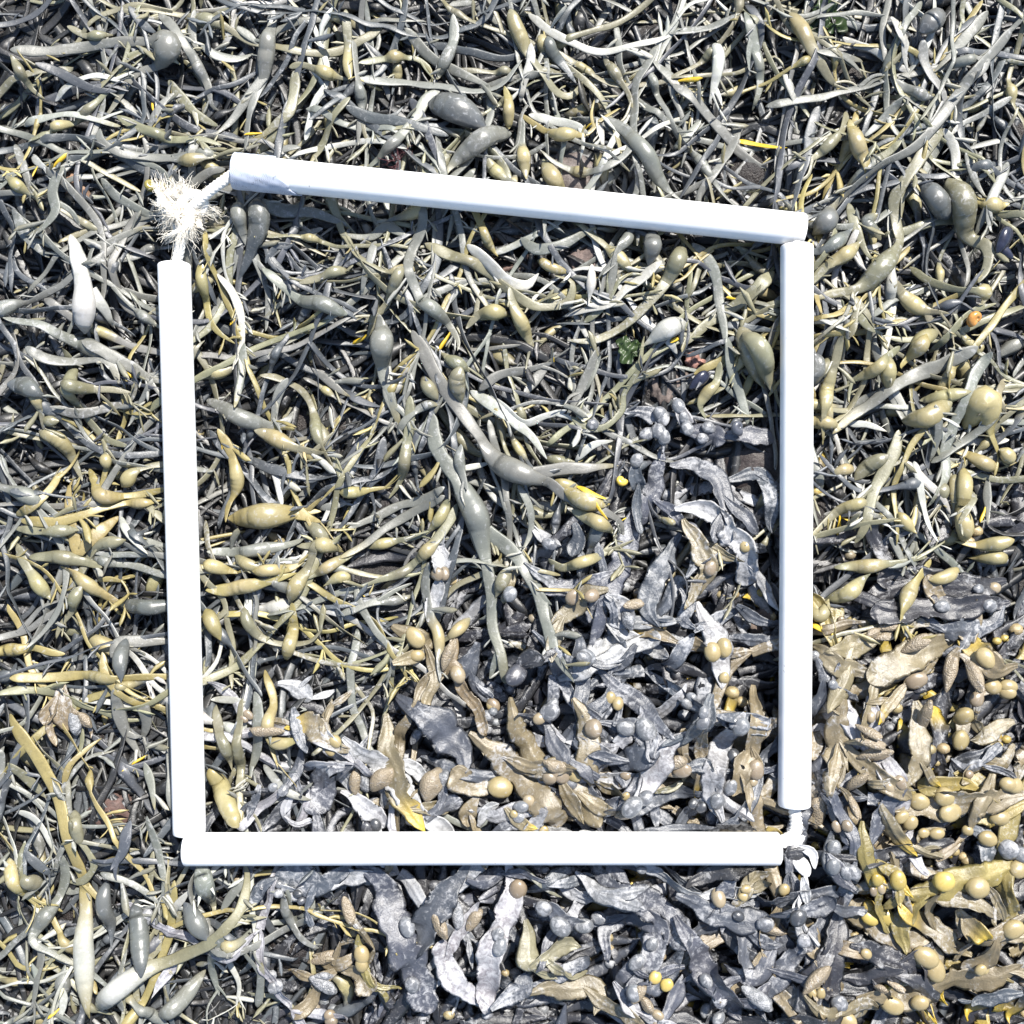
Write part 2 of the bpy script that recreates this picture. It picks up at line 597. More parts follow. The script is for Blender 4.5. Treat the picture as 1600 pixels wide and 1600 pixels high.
def fuc_mesh_data(b, FUx=FU):
    T, A, B = frames(b.P, b.roll)
    U = np.array([x[0] for x in FUx])
    Vv = np.array([x[1] for x in FUx])
    m = len(U)
    s = b.s
    hw = b.w / 2
    el = 1 + wob(s, 0.07, 0.010) + wob(s, 0.18, 0.032)
    er = 1 + wob(s, 0.07, 0.010) + wob(s, 0.18, 0.032)
    amp = 0.20 * b.ruf
    rl = wob(s, amp, 0.016) + wob(s, amp * 1.1, 0.045)
    rr = wob(s, amp, 0.016) + wob(s, amp * 1.1, 0.045)
    pos = U[None] > 0
    lat = U[None] * hw[:, None] * np.where(pos, er[:, None], el[:, None])
    up = Vv[None] * b.th[:, None] * 0.5
    up = up + (b.cup * U[None] ** 2 + np.where(pos, rr[:, None], rl[:, None]) * np.abs(U[None]) ** 1.6) * hw[:, None]
    V = b.P[:, None] + A[:, None] * lat[..., None] + B[:, None] * up[..., None]
    cols = np.repeat(b.cols, m, 0)
    # margins are a little browner and thinner than the middle
    e = np.tile(np.abs(U), len(s))[:, None] ** 3
    cols = cols.copy()
    cols[:, :3] *= (1 - 0.18 * e)
    return V.reshape(-1, 3), cols, (T, A, B), m


# ------------------------------------------------------------------ shared small pieces
def leaflet_template(seed, rings=7, m=6):
    r = np.random.default_rng(seed)
    u = np.linspace(0, 1, rings)
    prof = np.interp(u, [0, 0.2, 0.55, 0.85, 0.95, 1.0], [0.45, 0.62, 1.0, 0.85, 0.5, 0.05])
    hw = prof * r.uniform(0.085, 0.13)
    th = prof * r.uniform(0.05, 0.085)
    P = np.stack([u, r.normal(0, 0.10) * u ** 2 + 0.03 * np.sin(u * 5), r.normal(0.02, 0.12) * u ** 2], -1)
    T, A, B = frames(P, np.zeros(rings))
    t = np.arange(m) / m * 2 * math.pi
    V = P[:, None] + A[:, None] * hw[:, None, None] * np.cos(t)[None, :, None] + B[:, None] * th[:, None, None] * np.sin(t)[None, :, None]
    return V.reshape(-1, 3), ring_quads(rings, m), np.repeat(u, m)


LEAF_T = [leaflet_template(100 + k) for k in range(6)]
LEAF_LOW = [leaflet_template(200 + k, 4, 5) for k in range(6)]
LEAF_MESH = {}
for code in 'goypdY':
    for k, (V, Q, u) in enumerate(LEAF_T):
        c = np.repeat(COL[code][None], len(V), 0)
        t = (u ** 2 * (0.45 if k % 2 else 0.1))[:, None]
        c = c * (1 - t) + COL['y' if code not in 'Y' else 'Y'][None] * t
        LEAF_MESH[code, k] = mesh_np('leaflet', V, Q, c, M_STRAP)


def ellipsoid(seed, nu=14, nv=9, lump=0.05, taper=0.0):
    r = np.random.default_rng(seed)
    th = np.linspace(0.02, math.pi - 0.02, nv)
    ph = np.arange(nu) / nu * 2 * math.pi
    x = -np.cos(th)[:, None] * np.ones(nu)[None]
    rad = np.sin(th)[:, None] * np.ones(nu)[None] * (1 + taper * x)
    y = rad * np.cos(ph)[None]
    z = rad * np.sin(ph)[None]
    V = np.stack([x, y, z], -1).reshape(-1, 3)
    k = r.normal(0, 1, (4, 3)) * 2.2
    V = V * (1 + lump * sum(np.sin(V @ k[i] + i) for i in range(4)) / 2)[:, None]
    return V * 0.5, ring_quads(nv, nu)


FBLAD_MESH = {}
for code in ('FB', 'Fs', 'Fb', 'FY', 'Fd'):
    for k in range(4):
        V, Q = ellipsoid(300 + k, lump=0.04 if k < 2 else 0.10)
        FBLAD_MESH[code, k] = mesh_np('bladder', V, Q, np.repeat(jit(COL[code])[None], len(V), 0), M_BLAD)
POD_MESH = {}
for code in ('Fb', 'FB', 'Fs', 'FY'):
    for k in range(3):
        V, Q = ellipsoid(400 + k, 16, 13, lump=0.13, taper=0.3)
        r = np.random.default_rng(k)
        c = np.repeat(COL[code][None], len(V), 0)
        POD_MESH[code, k] = mesh_np('receptacle', V, Q, c, M_POD)


def leaf_spots(b, dens):
    """(position, direction, length, roll) of the side leaflets of a strap"""
    T, A, B = frames(b.P, b.roll)
    out = []
    npts = rng.poisson(max(b.L * dens, 0))
    for _ in range(npts):
        s = rng.uniform(0.05, 0.99) * b.L
        # they sit in small groups
        for k in range(rng.choice([1, 2, 3], p=[0.5, 0.32, 0.18])):
            s2 = min(s + k * 0.004, b.L * 0.995)
            i = min(int(np.searchsorted(b.s, s2)), len(b.s) - 1)
            if b.inb[i]:
                continue
            sg = rng.choice([-1, 1])
            ang = math.radians(rng.uniform(22, 75))
            d = T[i] * math.cos(ang) + A[i] * sg * math.sin(ang)
            d = d + np.array([0, 0, rng.normal(0.12, 0.28)])
            d /= np.linalg.norm(d)
            p = b.P[i] + A[i] * sg * b.w[i] * 0.40
            out.append((p, d, float(np.clip(rng.lognormal(math.log(0.0125), 0.38), 0.006, 0.028)), rng.uniform(-0.9, 0.9)))
    return out


def frame_of(d, roll):
    x = d
    y = np.cross([0, 0, 1.0], x)
    y /= np.linalg.norm(y) + 1e-9
    z = np.cross(x, y)
    c, s = math.cos(roll), math.sin(roll)
    return np.stack([x, y * c + z * s, z * c - y * s], 1)


def blocked(p, d, L):
    if not PIPES:
        return False
    q = np.array([p, p + d * L * 0.5, p + d * L])
    lim = pipe_bound(q[:, :2])
    return bool(np.any(q[:, 2] > lim - 0.001))


# ------------------------------------------------------------------ where which weed grows, and how it is combed
FPOLY = np.array([(425, 1010), (560, 985), (700, 890), (850, 850), (960, 760), (985, 640), (1100, 640), (1215, 660), (1262, 990),
                  (1340, 940), (1480, 930), (1640, 900), (2000, 880), (2000, 2000), (470, 2000), (440, 1500), (400, 1330), (440, 1180)], float)


def in_poly(px, py, poly=FPOLY):
    x0, y0 = poly[:, 0], poly[:, 1]
    x1, y1 = np.roll(x0, -1), np.roll(y0, -1)
    c = ((y0 > py) != (y1 > py)) & (px < (x1 - x0) * (py - y0) / (y1 - y0 + 1e-9) + x0)
    return bool(np.sum(c) % 2)


# (px, py, heading in degrees of the picture: 0 = to the right, 90 = up), strength
FLOW = [(150, 120, -15), (150, 450, -35), (450, 120, 70), (700, 80, -60), (900, 150, -40), (1150, 120, -70), (1300, 120, 232), (1450, 200, 230),
        (1400, 400, 235), (1500, 600, 225), (1400, 780, 230), (130, 620, -30), (120, 820, 15), (120, 980, 0), (400, 560, 250), (400, 800, 5),
        (450, 950, 10), (600, 600, 255), (750, 700, -55), (600, 900, 195), (900, 450, -20), (1100, 450, 230), (100, 1150, -60), (200, 1300, -85),
        (150, 1500, 80), (350, 1500, 40), (370, 1200, 265), (800, 1150, -40), (1000, 950, 240), (1130, 1000, -80), (700, 1450, 100),
        (1000, 1430, -35), (1200, 1450, 240), (1450, 1000, 185), (1450, 1200, 190), (1400, 1400, 150), (1500, 1500, 170)]
FLOW = np.array(FLOW, float)


def flow(px, py):
    w = 1 / (((FLOW[:, 0] - px) ** 2 + (FLOW[:, 1] - py) ** 2) / 150.0 ** 2 + 0.3) ** 2
    a = np.radians(FLOW[:, 2])
    return math.atan2((w * np.sin(a)).sum(), (w * np.cos(a)).sum())


def yellowness(px, py):
    y = 0.05
    for cx, cy, r, v in ((110, 780, 230, 0.55), (430, 830, 220, 0.5), (1450, 650, 330, 0.55), (950, 460, 200, 0.25), (1400, 330, 240, 0.2), (60, 1250, 180, 0.3),
                         (1500, 1250, 300, 0.7)):
        y += v * math.exp(-((px - cx) ** 2 + (py - cy) ** 2) / r ** 2)
    return min(y, 0.85)


def near_bare(px, py, k=1.0):
    return any((px - a) ** 2 + (py - b) ** 2 < (r * k) ** 2 for a, b, r in BARE)


def walk(px, py, length, ang, n=7, bend=0.29):
    """control points in photo pixels from a start point"""
    P = [(px, py)]
    a = ang
    k = rng.normal(0, bend)
    st = length / S / (n - 1)
    for _ in range(n - 1):
        k = 0.6 * k + rng.normal(0, bend * 0.8)
        a += k
        px, py = px + math.cos(a) * st, py - math.sin(a) * st
        P.append((px, py))
    return P, a


def pick_code(px, py, deep=False):
    y = yellowness(px, py)
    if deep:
        return rng.choice(['k', 'd', 'g', 'o', 'y'], p=[0.66, 0.20, 0.08, 0.05, 0.01])  # deep straps mostly near black: shade under the top fronds is painted in
    p = np.array([0.36, 0.44 * (1 - y), 0.22, 0.36 * y, 0.05])
    return rng.choice(['d', 'g', 'o', 'y', 'p'], p=p / p.sum())


def random_asco(px, py, step, deep=False, scale=1.0):
    L = (rng.uniform(0.12, 0.28) if deep else rng.uniform(0.14, 0.34)) * scale
    ang = flow(px, py) + rng.normal(0, 0.6 if deep else 0.36)
    if rng.random() < 0.2:
        ang += math.pi
    sx, sy = px - math.cos(ang) * L / S * 0.5, py + math.sin(ang) * L / S * 0.5
    for _ in range(9):
        P, a2 = walk(sx, sy, L, ang)
        if not any(near_bare(x, y, 0.85) for x, y in P) and (deep or not any((x - a) ** 2 + (y - b) ** 2 < r * r for x, y in P for a, b, r in HOLLOW)):
            break
        ang += rng.normal(0, 0.5)
    w = rng.uniform(0.0040, 0.0090) if deep else rng.uniform(0.0036, 0.0078)
    code = pick_code(px, py, deep)
    nb = rng.choice([0, 1, 2, 3], p=[0.62, 0.28, 0.08, 0.02])
    bl = []
    y = yellowness(px, py)
    for ci in rng.choice(np.arange(1, 6), nb, replace=False):
        bw = float(np.clip(w * rng.uniform(1.5, 2.2), 0.009, 0.020))
        bc = 'B' if rng.random() < 0.10 + y * 0.8 else code
        bl.append((ci + rng.uniform(-0.2, 0.2), bw * rng.uniform(1.45, 2.3), bw, bc))
    pts = [pw(*p) for p in P]
    col = jit(COL[code])
    br = [asco_branch(pts, w, bl, code, step, base=True, lift=rng.choice([0, 0, 0.004, 0.012]), col=col, rollamp=0.85)]
    for _ in range(rng.choice([0, 1, 2], p=[0.45, 0.40, 0.15])):
        i = rng.integers(2, 6)
        p0 = P[i]
        d = math.atan2(-(P[i + 1][1] - P[i][1]), P[i + 1][0] - P[i][0]) + rng.choice([-1, 1]) * rng.uniform(0.3, 0.7)
        PP, _ = walk(p0[0], p0[1], L * rng.uniform(0.25, 0.5), d, 5)
        k = np.argmin(np.sum((br[0].P[:, :2] - pw(*p0)) ** 2, 1))
        bb = [(rng.uniform(1.2, 3), w * 3.2, w * 1.8, 'B' if rng.random() < 0.12 + y * 0.8 else code)] if rng.random() < 0.2 else []
        br.append(asco_branch([pw(*p) for p in PP], w * 0.75, bb, code, step, z_start=br[0].P[k, 2], lift=rng.choice([0, 0.005, 0.01]), col=col, rollamp=0.85))
    return dict(kind='a', branches=br, code=code, px=px, py=py, blads=[], pods=[], nb=sum(len(b.segs) for b in br))


def fcode(px, py):
    if px > 1275 and py > 880:
        return rng.choice(['fb', 'fs', 'fy', 'fd', 'fp'], p=[0.46, 0.12, 0.26, 0.12, 0.04])
    return rng.choice(['fs', 'fp', 'fb', 'fd'], p=[0.50, 0.18, 0.18, 0.14])


def fblad_code(code, px, py):
    if px > 1275:
        return rng.choice(['FB', 'Fb', 'FY'], p=[0.6, 0.25, 0.15])
    return rng.choice(['Fs', 'Fb', 'FB', 'Fd'], p=[0.5, 0.25, 0.13, 0.12])


def random_fuc(px, py, step, deep=False):
    ang = flow(px, py) + rng.normal(0, 0.5)
    L = rng.uniform(0.07, 0.13)
    w = rng.uniform(0.009, 0.017) if px < 1275 else rng.uniform(0.012, 0.022)
    code = fcode(px, py)
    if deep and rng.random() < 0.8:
        code = 'fd'  # most deep blades coloured blackish so the gaps look shaded
    P, a2 = walk(px, py, L, ang, 5, 0.2)
    yt = 0.9 if (px > 1275 and rng.random() < 0.4) else 0.0
    col = jit(COL[code])
    br = [fuc_branch([pw(*p) for p in P], w * 0.8, code, step, tip=False, col=col, rollamp=0.7)]
    blads, pods = [], []
    tips = [(P[-1], a2)]
    for lev in range(2 if deep else rng.choice([1, 2, 2])):
        nt_ = []
        for p, a in tips:
            zst = h_at(pw(*p)[None])[0]
            k = min(((np.sum((b.P[-1, :2] - pw(*p)) ** 2), b.P[-1, 2]) for b in br), key=lambda t: t[0])[1]
            for sg in (-1, 1):
                if rng.random() < 0.12:
                    continue
                PP, a3 = walk(p[0], p[1], rng.uniform(0.04, 0.085), a + sg * rng.uniform(0.2, 0.5), 4, 0.2)
                last = rng.random() < 0.5 or lev == 1
                bq = fuc_branch([pw(*x) for x in PP], w * rng.uniform(0.7, 1.05), code, step, z_start=k, tip=True, col=col,
                                ytip=yt if last else 0, lift=rng.choice([0, 0.004, 0.012]), rollamp=0.7)
                br.append(bq)
                nt_.append((PP[-1], a3))
                if rng.random() < 0.30:
                    mid = PP[rng.integers(1, 3)]
                    dm = rng.uniform(0.0065, 0.0115)
                    bc = fblad_code(code, px, py)
                    nx, ny = math.sin(a3), math.cos(a3)
                    off = dm * 0.55 / S
                    blads.append((mid[0] + nx * off, mid[1] + ny * off, dm, bc))
                    if rng.random() < 0.65:
                        blads.append((mid[0] - nx * off, mid[1] - ny * off, dm * rng.uniform(0.8, 1.1), bc))
                elif last and rng.random() < 0.14:
                    e = PP[-1]
                    pods.append((e[0], e[1], rng.uniform(0.016, 0.03), rng.uniform(0.007, 0.012), math.degrees(a3), rng.choice(['Fb', 'FB', 'Fs'] if px > 1275 else ['Fs', 'Fb'])))
        tips = nt_
        if not tips:
            break
    return dict(kind='f', branches=br, code=code, px=px, py=py, blads=blads, pods=pods, nb=len(blads))


def scatter(nmax, f, lo, hi, mind=0.0):
    out = []
    tries = 0
    while len(out) < nmax and tries < nmax * 30:
        tries += 1
        px, py = rng.uniform(lo, hi, 2)
        if f(px, py) and all((px - a) ** 2 + (py - b) ** 2 > mind ** 2 for a, b in out):
            out.append((px, py))
    return out


# ------------------------------------------------------------------ fronds read off the photograph
# tile letter, weed and pigment, width, then points in 1600ths of a 540-pixel tile; b = bladder length x width; '/' starts a branch;
# after '|' bladders x,y,diameter,pigment and after '!' warty receptacles x,y,length,width,angle
TILE = {'A': (0, 0), 'B': (530, 0), 'C': (1060, 0), 'D': (0, 530), 'E': (530, 530), 'F': (1060, 530), 'G': (0, 1060), 'H': (530, 1060), 'I': (1060, 1060)}
TRACE = '''
A g45 0,190 200,180 420,150 640,145 750,180b170x150 700,250 600,285 530,350 450,470 410,510
A p35 0,500 100,480 250,475 400,510 520,545
A o40 490,485 580,540 690,580b110x60 760,605 900,610 1000,640
A g45 690,0 760,70 830,170 880,260b100x62 920,330 930,420 965,445
A g42 1230,-30 1225,90 1210,200b200x92 1190,300 1150,400 1120,500 1110,660 / 1190,300 1090,440 1030,520 960,590
A g50 890,140 960,195 1050,200 1130,170
A o30 1310,260 1390,250 1490,290b95x72B 1600,310
A o50 1330,260 1340,370 1320,480 1260,530 1180,590 1130,600
A o40 1600,400 1520,500 1470,590 1400,720
A g42 410,550 430,620 530,670 660,690 760,690 860,715b110x72B 980,690 1080,670
A g45 420,790 480,860 600,930 690,980
A g35 330,1075 400,1100 470,1080 550,1030 640,1000
A g55 260,740 210,860 220,960 150,1040 60,1060
A p70 275,1050 310,1150 340,1270 350,1400b260x125 330,1520 / 370,1330 430,1400 455,1480
A g48 -40,1450 120,1480 220,1530 350,1580b200x95 480,1640
A o32 0,210 40,280b75x56 80,350 130,390
A o32 -30,780 35,825b85x66B 110,890
A d45 110,240 200,270 300,330 400,370 500,380
A p35 180,400 260,340 400,310 530,330
A o45 740,320 800,400 880,490 980,540
A g60 1150,890 1250,930 1370,940 1450,950 1600,1010
A d62 1150,900 1180,990b210x115 1140,1130 1060,1260
A g36 1070,900 1080,970b130x82 1100,1060 1150,1160 1190,1290 1190,1400 1180,1500
A g48 1180,1210 1280,1290 1380,1370 1480,1400b210x84 1600,1440
A p40 970,1240 1040,1330 1080,1450 1080,1620
A y36 900,1180 905,1280b125x62B 910,1380 950,1490 1050,1570
A o35 1360,1290 1450,1270 1530,1235b105x62 1620,1220
A d40 1200,1190 1260,1110 1330,1100
A g40 -20,600 40,700 70,790 80,900
A p35 60,650 130,720 200,770
A g55 0,930 50,1040 110,1110 170,1160
A g40 500,1300 580,1330 720,1345
A g40 860,-20 850,80 865,150 900,200
A d45 560,-20 620,60 700,120
A g40 1050,60 1120,100 1170,140
A p30 980,160 1030,80 1060,0
A g38 640,560 700,460 770,380
A o30 250,60 330,100 400,110b80x55 480,100
B o40 10,-20 20,120 15,240b160x54B 35,330
B g30 40,100 60,250 80,390b105x64 80,480 95,560 125,615 / 80,480 70,560 65,620
B o30 70,230 160,210 240,195b82x72B 330,180 400,220 420,280
B g50 290,60 360,140 450,210 560,270 690,340
B g45 520,-20 520,100 490,190b140x68 440,300
B o45 790,-30 830,80b200x84B 890,190 950,290 1010,350 1090,360 1150,300
B p42 890,130 890,220 860,310 840,400
B p35 880,-30 960,50 1060,120 1200,160 1300,165 1450,130 1600,70
B d55 970,100 990,160b110x66 1030,210 1110,310
B g45 70,310 200,315 320,310 430,330 560,360 650,360 760,320 850,210
B d60 400,420 540,475b300x155 690,570
B g45 460,350 390,400 340,510 280,590 230,640b115x62 150,700 80,755
B d50 10,450 120,490 260,520 380,560 500,590
B d45 310,380 370,500 410,600 450,720
B g55 800,550 740,580 650,630b270x112 560,690 500,760 480,810
B y30 760,340 780,420 785,470b140x62B 790,540
B y25 840,460 920,520 980,570 1040,600b135x76B 1150,590 1220,510 1320,440
B p45 880,460 1000,500 1100,540 1160,590
B g50 1240,500 1330,570 1380,650 1440,720b270x92 1520,830 1600,900
B g40 1500,130 1440,240 1390,330 1380,480 1370,620 1310,720 1200,780 1120,770b85x62B 1000,720 930,660
B g32 850,480 845,580 855,690b135x74B 870,800
B o40 950,690 990,790b135x92B 1060,865
B g55 1470,210 1540,290 1600,380
B p40 1200,500 1225,600 1230,670
B y34 605,905 650,1010 680,1090b110x50B 735,1165 ^
B g50 380,915 370,1030 330,1130 320,1250 370,1380 430,1420b125x78 500,1480 545,1560 540,1610 ^
B p58 590,1110 680,1190 760,1270 860,1300 930,1250
B o50 380,1090 470,1140 600,1190b120x52 700,1240 760,1310 880,1390 960,1405 1060,1380 1085,1290 1000,1262
B g48 840,1080 920,1140 1020,1130 1120,1080 1200,1040
B y35 920,1180 980,1220b115x54B 1070,1250
B o34 580,1500 640,1440 715,1430b115x88B 800,1440
B o40 790,1310 810,1400 840,1480b160x78B 910,1600
B p30 1175,1210 1165,1300b95x54 1160,1400
B g40 1350,1060 1335,1100b95x64 1290,1160 1270,1250 1250,1390
B d60 1460,1060 1450,1110b160x94 1440,1230
B o48 1600,1110 1570,1200b160x92 1530,1280 1450,1380 1340,1480 1200,1560 1060,1560
B p45 1500,1200 1400,1280 1330,1330 1250,1400 1040,1440
B p60 1620,1480 1530,1520b180x104 1400,1600
B o45 1480,1080 1540,1010 1600,960
B g45 300,1060 200,1020 130,1060 -20,1050
B o35 285,1220 260,1290b135x62 200,1390 140,1450 80,1480 / 150,1440 120,1510 100,1545
B g60 170,1430 190,1570b170x108 195,1680 215,1800 250,1900 270,1980
B d40 300,1300 330,1400 320,1500
B g35 490,1390 540,1330 600,1280
B g40 160,1090 140,1180 110,1250 90,1350
B o32 1240,180 1290,270b90x60 1350,370 1370,460
B o30 1140,1480 1250,1380 1300,1290 1380,1240
C g48 -20,85 100,60 220,30 320,-10
C g46 340,-10 380,150 410,240b95x58 420,330 390,430
C o55 560,-20 600,90b190x84B 640,190 700,260 790,350
C p48 190,130 215,220b160x68 190,340 170,420
C g52 -10,340 90,420 200,520 300,610 400,690 460,715
C g45 330,480 290,600 220,720 140,830 95,935
C Y26 310,572 400,595 480,625 535,645
C d46 700,420 650,560 620,680 590,790 540,960
C g38 440,430 560,420 680,400 800,360 950,340 1070,290
C o34 840,440 800,560 730,630b125x62 650,700 580,770
C y46 835,500 840,570 855,650b180x88B 890,720 900,800
C g45 1080,420 1000,500 920,570 880,610
C g55 1500,-20 1400,100 1290,220 1220,300
C g50 1160,150 1170,240 1210,320 1270,400 1290,480
C g46 1400,310 1310,430 1240,530 1150,630 1060,690 960,740 860,820 760,920 700,1010 650,1060b160x112d
C o54 1300,540 1200,640 1130,740 1070,830 1040,900 1060,1010 1060,1100 960,1230b260x112 850,1320 720,1350 650,1370
C g30 1600,400 1480,470 1380,520 1320,580
C p44 1290,540 1340,640 1350,770 1370,870
C o60 1310,780 1350,920b300x135 1400,1050 1470,1120 1460,1220 1410,1300
C y36 1600,900 1505,920b110x88B 1430,870 1400,800
C g40 1030,330 1080,380 1140,415b95x64 1200,430
C o45 830,900 850,1030 890,1130 930,1200
C d32 590,1110 660,1150 750,1105b140x78 840,1030
C o48 620,1310 700,1220 790,1165b160x78B 880,1090
C o44 1010,1270 1080,1330 1140,1380b135x94B 1200,1420 1290,1440 / 1200,1420 1220,1490 1240,1510
C o55 800,1560 830,1440 860,1370
C o35 1160,1180 1220,1260 1320,1320 1420,1330 1505,1330b95x88B
C p28 640,1460 720,1510 800,1540
C o50 1260,1510 1180,1550b150x88B 1110,1620
C g50 1600,80 1500,200 1400,300 1330,370
C d60 1130,130 1200,70b180x114 1260,20
C g40 660,200 780,210 910,215
C g30 1600,590 1480,620 1390,650
C g35 1390,660 1410,780 1470,890
C g50 80,1100 150,1180 200,1280 220,1400 230,1600
C o58 470,1230 390,1310 280,1400 150,1480 40,1590
C d36 210,1490 300,1490 400,1510 470,1530
C o80 300,1500 350,1620b260x120 420,1790
C p55 1020,30 1050,130 1080,190 1060,270
C o45 1060,620 980,690 900,760b170x75d 820,830
C o45 980,1080 900,1010b130x70d 960,960
C g46 1600,700 1540,800 1480,930 1440,1060
C o40 820,1430 900,1500 980,1530
C g40 0,640 60,590 130,500
C g45 520,280 560,380 590,470
C o38 1240,1600 1330,1500 1420,1420 1540,1370
C d90 1160,820 1240,910b200x120 1300,980
D g55 70,20 160,70 300,80 420,75 480,110 510,190
D g58 320,-20 450,50 560,110 660,170 740,190
D o44 230,20 260,120 275,190b160x78 300,290 350,380 420,450 540,490
D d60 -20,190 80,210b210x104 180,265
D o28 130,200 135,260b95x68B 150,330 145,420
D o38 250,200 320,212b110x72 400,215 560,230
D g45 180,310 300,330 430,300 550,250 590,160
D o36 140,350 175,365b85x62 230,370
D o42 110,410 200,460b150x84B 250,550 290,650
D y38 510,320 580,325 655,330
D y38 310,590 370,660 430,730b125x78B 540,720 660,700 740,680
D o32 740,570 640,580 560,610 500,680b115x84B
D y44 20,845 150,850 280,830 420,780 510,755 585,760b115x58B 690,740
D y44 0,820 90,780 160,700 200,600
D y56 470,820 400,900 340,960 300,990 280,860 250,720 230,640
D p35 490,820 560,910 650,1000
D o38 -10,880 100,890 230,890b125x68 330,880
D o48 60,1010 150,1015 240,1020b160x78 330,1035 420,1065
D o34 280,1160 320,1060 400,970 460,945b140x70 540,930
D y44 210,1060 280,1090 350,1150b160x78B 450,1220 555,1265
D y30 390,1130 440,1128 505,1140
D o44 -10,950 50,1060 90,1110 120,1150b135x84B 170,1220
D d55 470,1250 640,1250b300x84 780,1240
D g58 470,1490 500,1420 580,1415 770,1425
D o30 330,1150 295,1210b105x72 270,1270 210,1340 180,1410
D y44 -10,1590 200,1585 420,1580b160x62B 560,1585 780,1580
D d42 0,700 80,710 160,700
D g40 610,930 700,960 750,970
D d50 540,1400 530,1490b160x84 540,1600
D o40 420,520 430,550b80x64B 440,600
D g56 895,260 980,300 1090,355b190x92 1200,385 1280,360 1310,310
D o44 1140,410 1250,455b160x88B 1340,490 1440,520 1485,522
D o35 1170,150 1250,160 1340,200 1390,270 1420,360 1430,400b150x68 1470,500 1525,605
D g40 1090,-10 1085,100 1080,190 1060,310
D g45 1300,160 1250,260 1210,380
D y44 960,400 1010,500 1040,640b160x78B 1000,780 990,850
D d48 1100,540 1200,590 1320,620 1450,630 1600,610
D y64 1000,830 1060,830 1190,820b250x138B 1330,800 1450,800 / 1340,800 1400,830 1460,850
D g44 920,990 1050,990 1180,980b160x74 1320,950 1380,930
D y44 915,1040 960,1055b115x74B 1080,1090
D o42 1050,1010 1120,1045b125x62B 1200,1070
D y42 1150,1080 1230,1070b125x64B 1330,1060 1420,1000
D y48 915,1175 1010,1170 1090,1150b180x78B 1230,1130 1350,1090
D o44 1440,940 1400,1060 1350,1150b150x88B 1310,1240
D o44 1370,780 1400,850 1450,900b135x78 1500,960
D o36 1340,960 1400,960 1480,960b105x84B 1560,990
D o40 1620,990 1500,1060b125x64B 1400,1120
D y50 915,1260 945,1320b135x84B 990,1410
D o35 1090,1250 1120,1330b130x64 1180,1400 1280,1430 1400,1420 1480,1350
D y42 1330,1230 1325,1340 1310,1430b150x74B 1290,1510
D g40 1440,790 1550,760 1600,740
D p34 1210,560 1240,660 1275,770
D o36 1600,1130 1560,1110b110x64B 1470,1150
D g50 1420,120 1500,180 1600,250
E g52 190,-80 190,10b175x125 190,130 215,240 250,340 270,400
E g58 330,-60 420,120 490,230 560,330 640,430 700,530 790,600b270x124 900,640 980,665 1060,730 1200,780 1300,840 1330,920 / 900,625 1020,600 1180,590 1300,580
E g62 420,330 440,480 510,600 570,700 630,810b320x134 650,920 680,1040 700,1200 710,1350 750,1480 770,1620 / 680,890 780,970 860,1060 930,1200 960,1320 1000,1450 1090,1600
E o30 370,150 410,215b125x74 450,270
E p56 600,220 720,300 830,390 900,450 965,550
E p40 680,240 760,310 860,380 960,340 1060,320
E g45 640,220 740,150 870,120 1000,90
E g50 1210,20 1130,210 1060,350
E o30 1080,350 1150,400 1240,400 1320,320 1330,240 1390,130 1420,-20
E d50 0,220 80,270 180,300
E o46 320,250 310,400 290,560b140x68 260,650 205,735
E y28 -20,710 40,705b115x64B 120,695 220,680
E d56 190,440 170,560 100,680
E o40 500,740 460,820b140x64B 390,910
E g44 480,680 390,740 250,770 130,830 -10,890
E g44 480,720 350,790 200,870 100,950 -20,1020
E o30 90,970 180,950b105x62B 300,930 390,910
E o42 540,760 480,880 395,985b105x74B 330,1050 270,1090b105x54 150,1130 80,1160
E g34 60,1150 80,1240 150,1360 230,1450 240,1600
E g40 -20,1290 120,1230 240,1225b105x54 350,1190
E g46 400,1040 390,1180 410,1300 450,1390b170x64B 460,1600
E o34 600,1310 550,1360b105x68B 440,1440
E y44 980,660 1070,680b125x64B 1150,720
E y44 1040,690 1140,745b170x100B 1260,765
E o46 1080,790 1200,850b125x78B 1310,915
E p40 1100,560 1180,490 1280,460
E Y26 1100,680 1180,720 1240,740
E o40 970,1020 1040,1060 1130,1035b140x64B 1230,1000 1290,930
E o34 960,540 1020,555b95x58 1110,570
E g34 830,670 880,780 890,900 850,990
E y18 910,1165 1000,1165 1110,1165
E o35 790,1060 755,1120b130x74 720,1210
E o34 480,60 540,100b110x74 600,140
E g50 860,250 900,180 1000,60
E o45 560,120 540,190b160x90 560,290
E g38 560,480 550,560b110x60 590,700
E g36 250,430 300,360 390,300b90x50 460,290
E p30 560,600 640,580 700,560
E g38 1120,240 1180,150 1220,60
F o35 210,90 190,190 150,240b115x64B 120,300 155,370
F g50 230,-20 270,130 310,250 350,390
F o70 310,-40 380,70b240x114 460,240
F g66 1440,15 1300,90 1150,150 1030,210 930,290 830,360 750,430
F o38 1070,10 1000,70 940,130b125x68B 860,170 800,210
F y36 1190,-40 1150,20b105x84B 1060,130
F o44 1000,60 1010,140b140x84B 1020,230
F o40 760,-20 740,150 720,240b170x78B 700,340 710,480
F o44 620,370 700,375b160x74B 790,395
F g56 1500,40 1430,150 1390,250 1340,360 1300,500 1300,600 1250,700 1200,780
F y60 1400,400 1470,270b270x155B 1520,430 1570,550
F o52 1090,360 1190,350b250x114B 1300,285
F o46 1180,270 1290,250b160x74B 1400,230
F o56 1070,410 1050,500 1000,600 950,690 910,780 880,880 850,950
F p40 1090,560 1170,640 1260,730 1320,810
F p35 850,380 940,380 1040,410
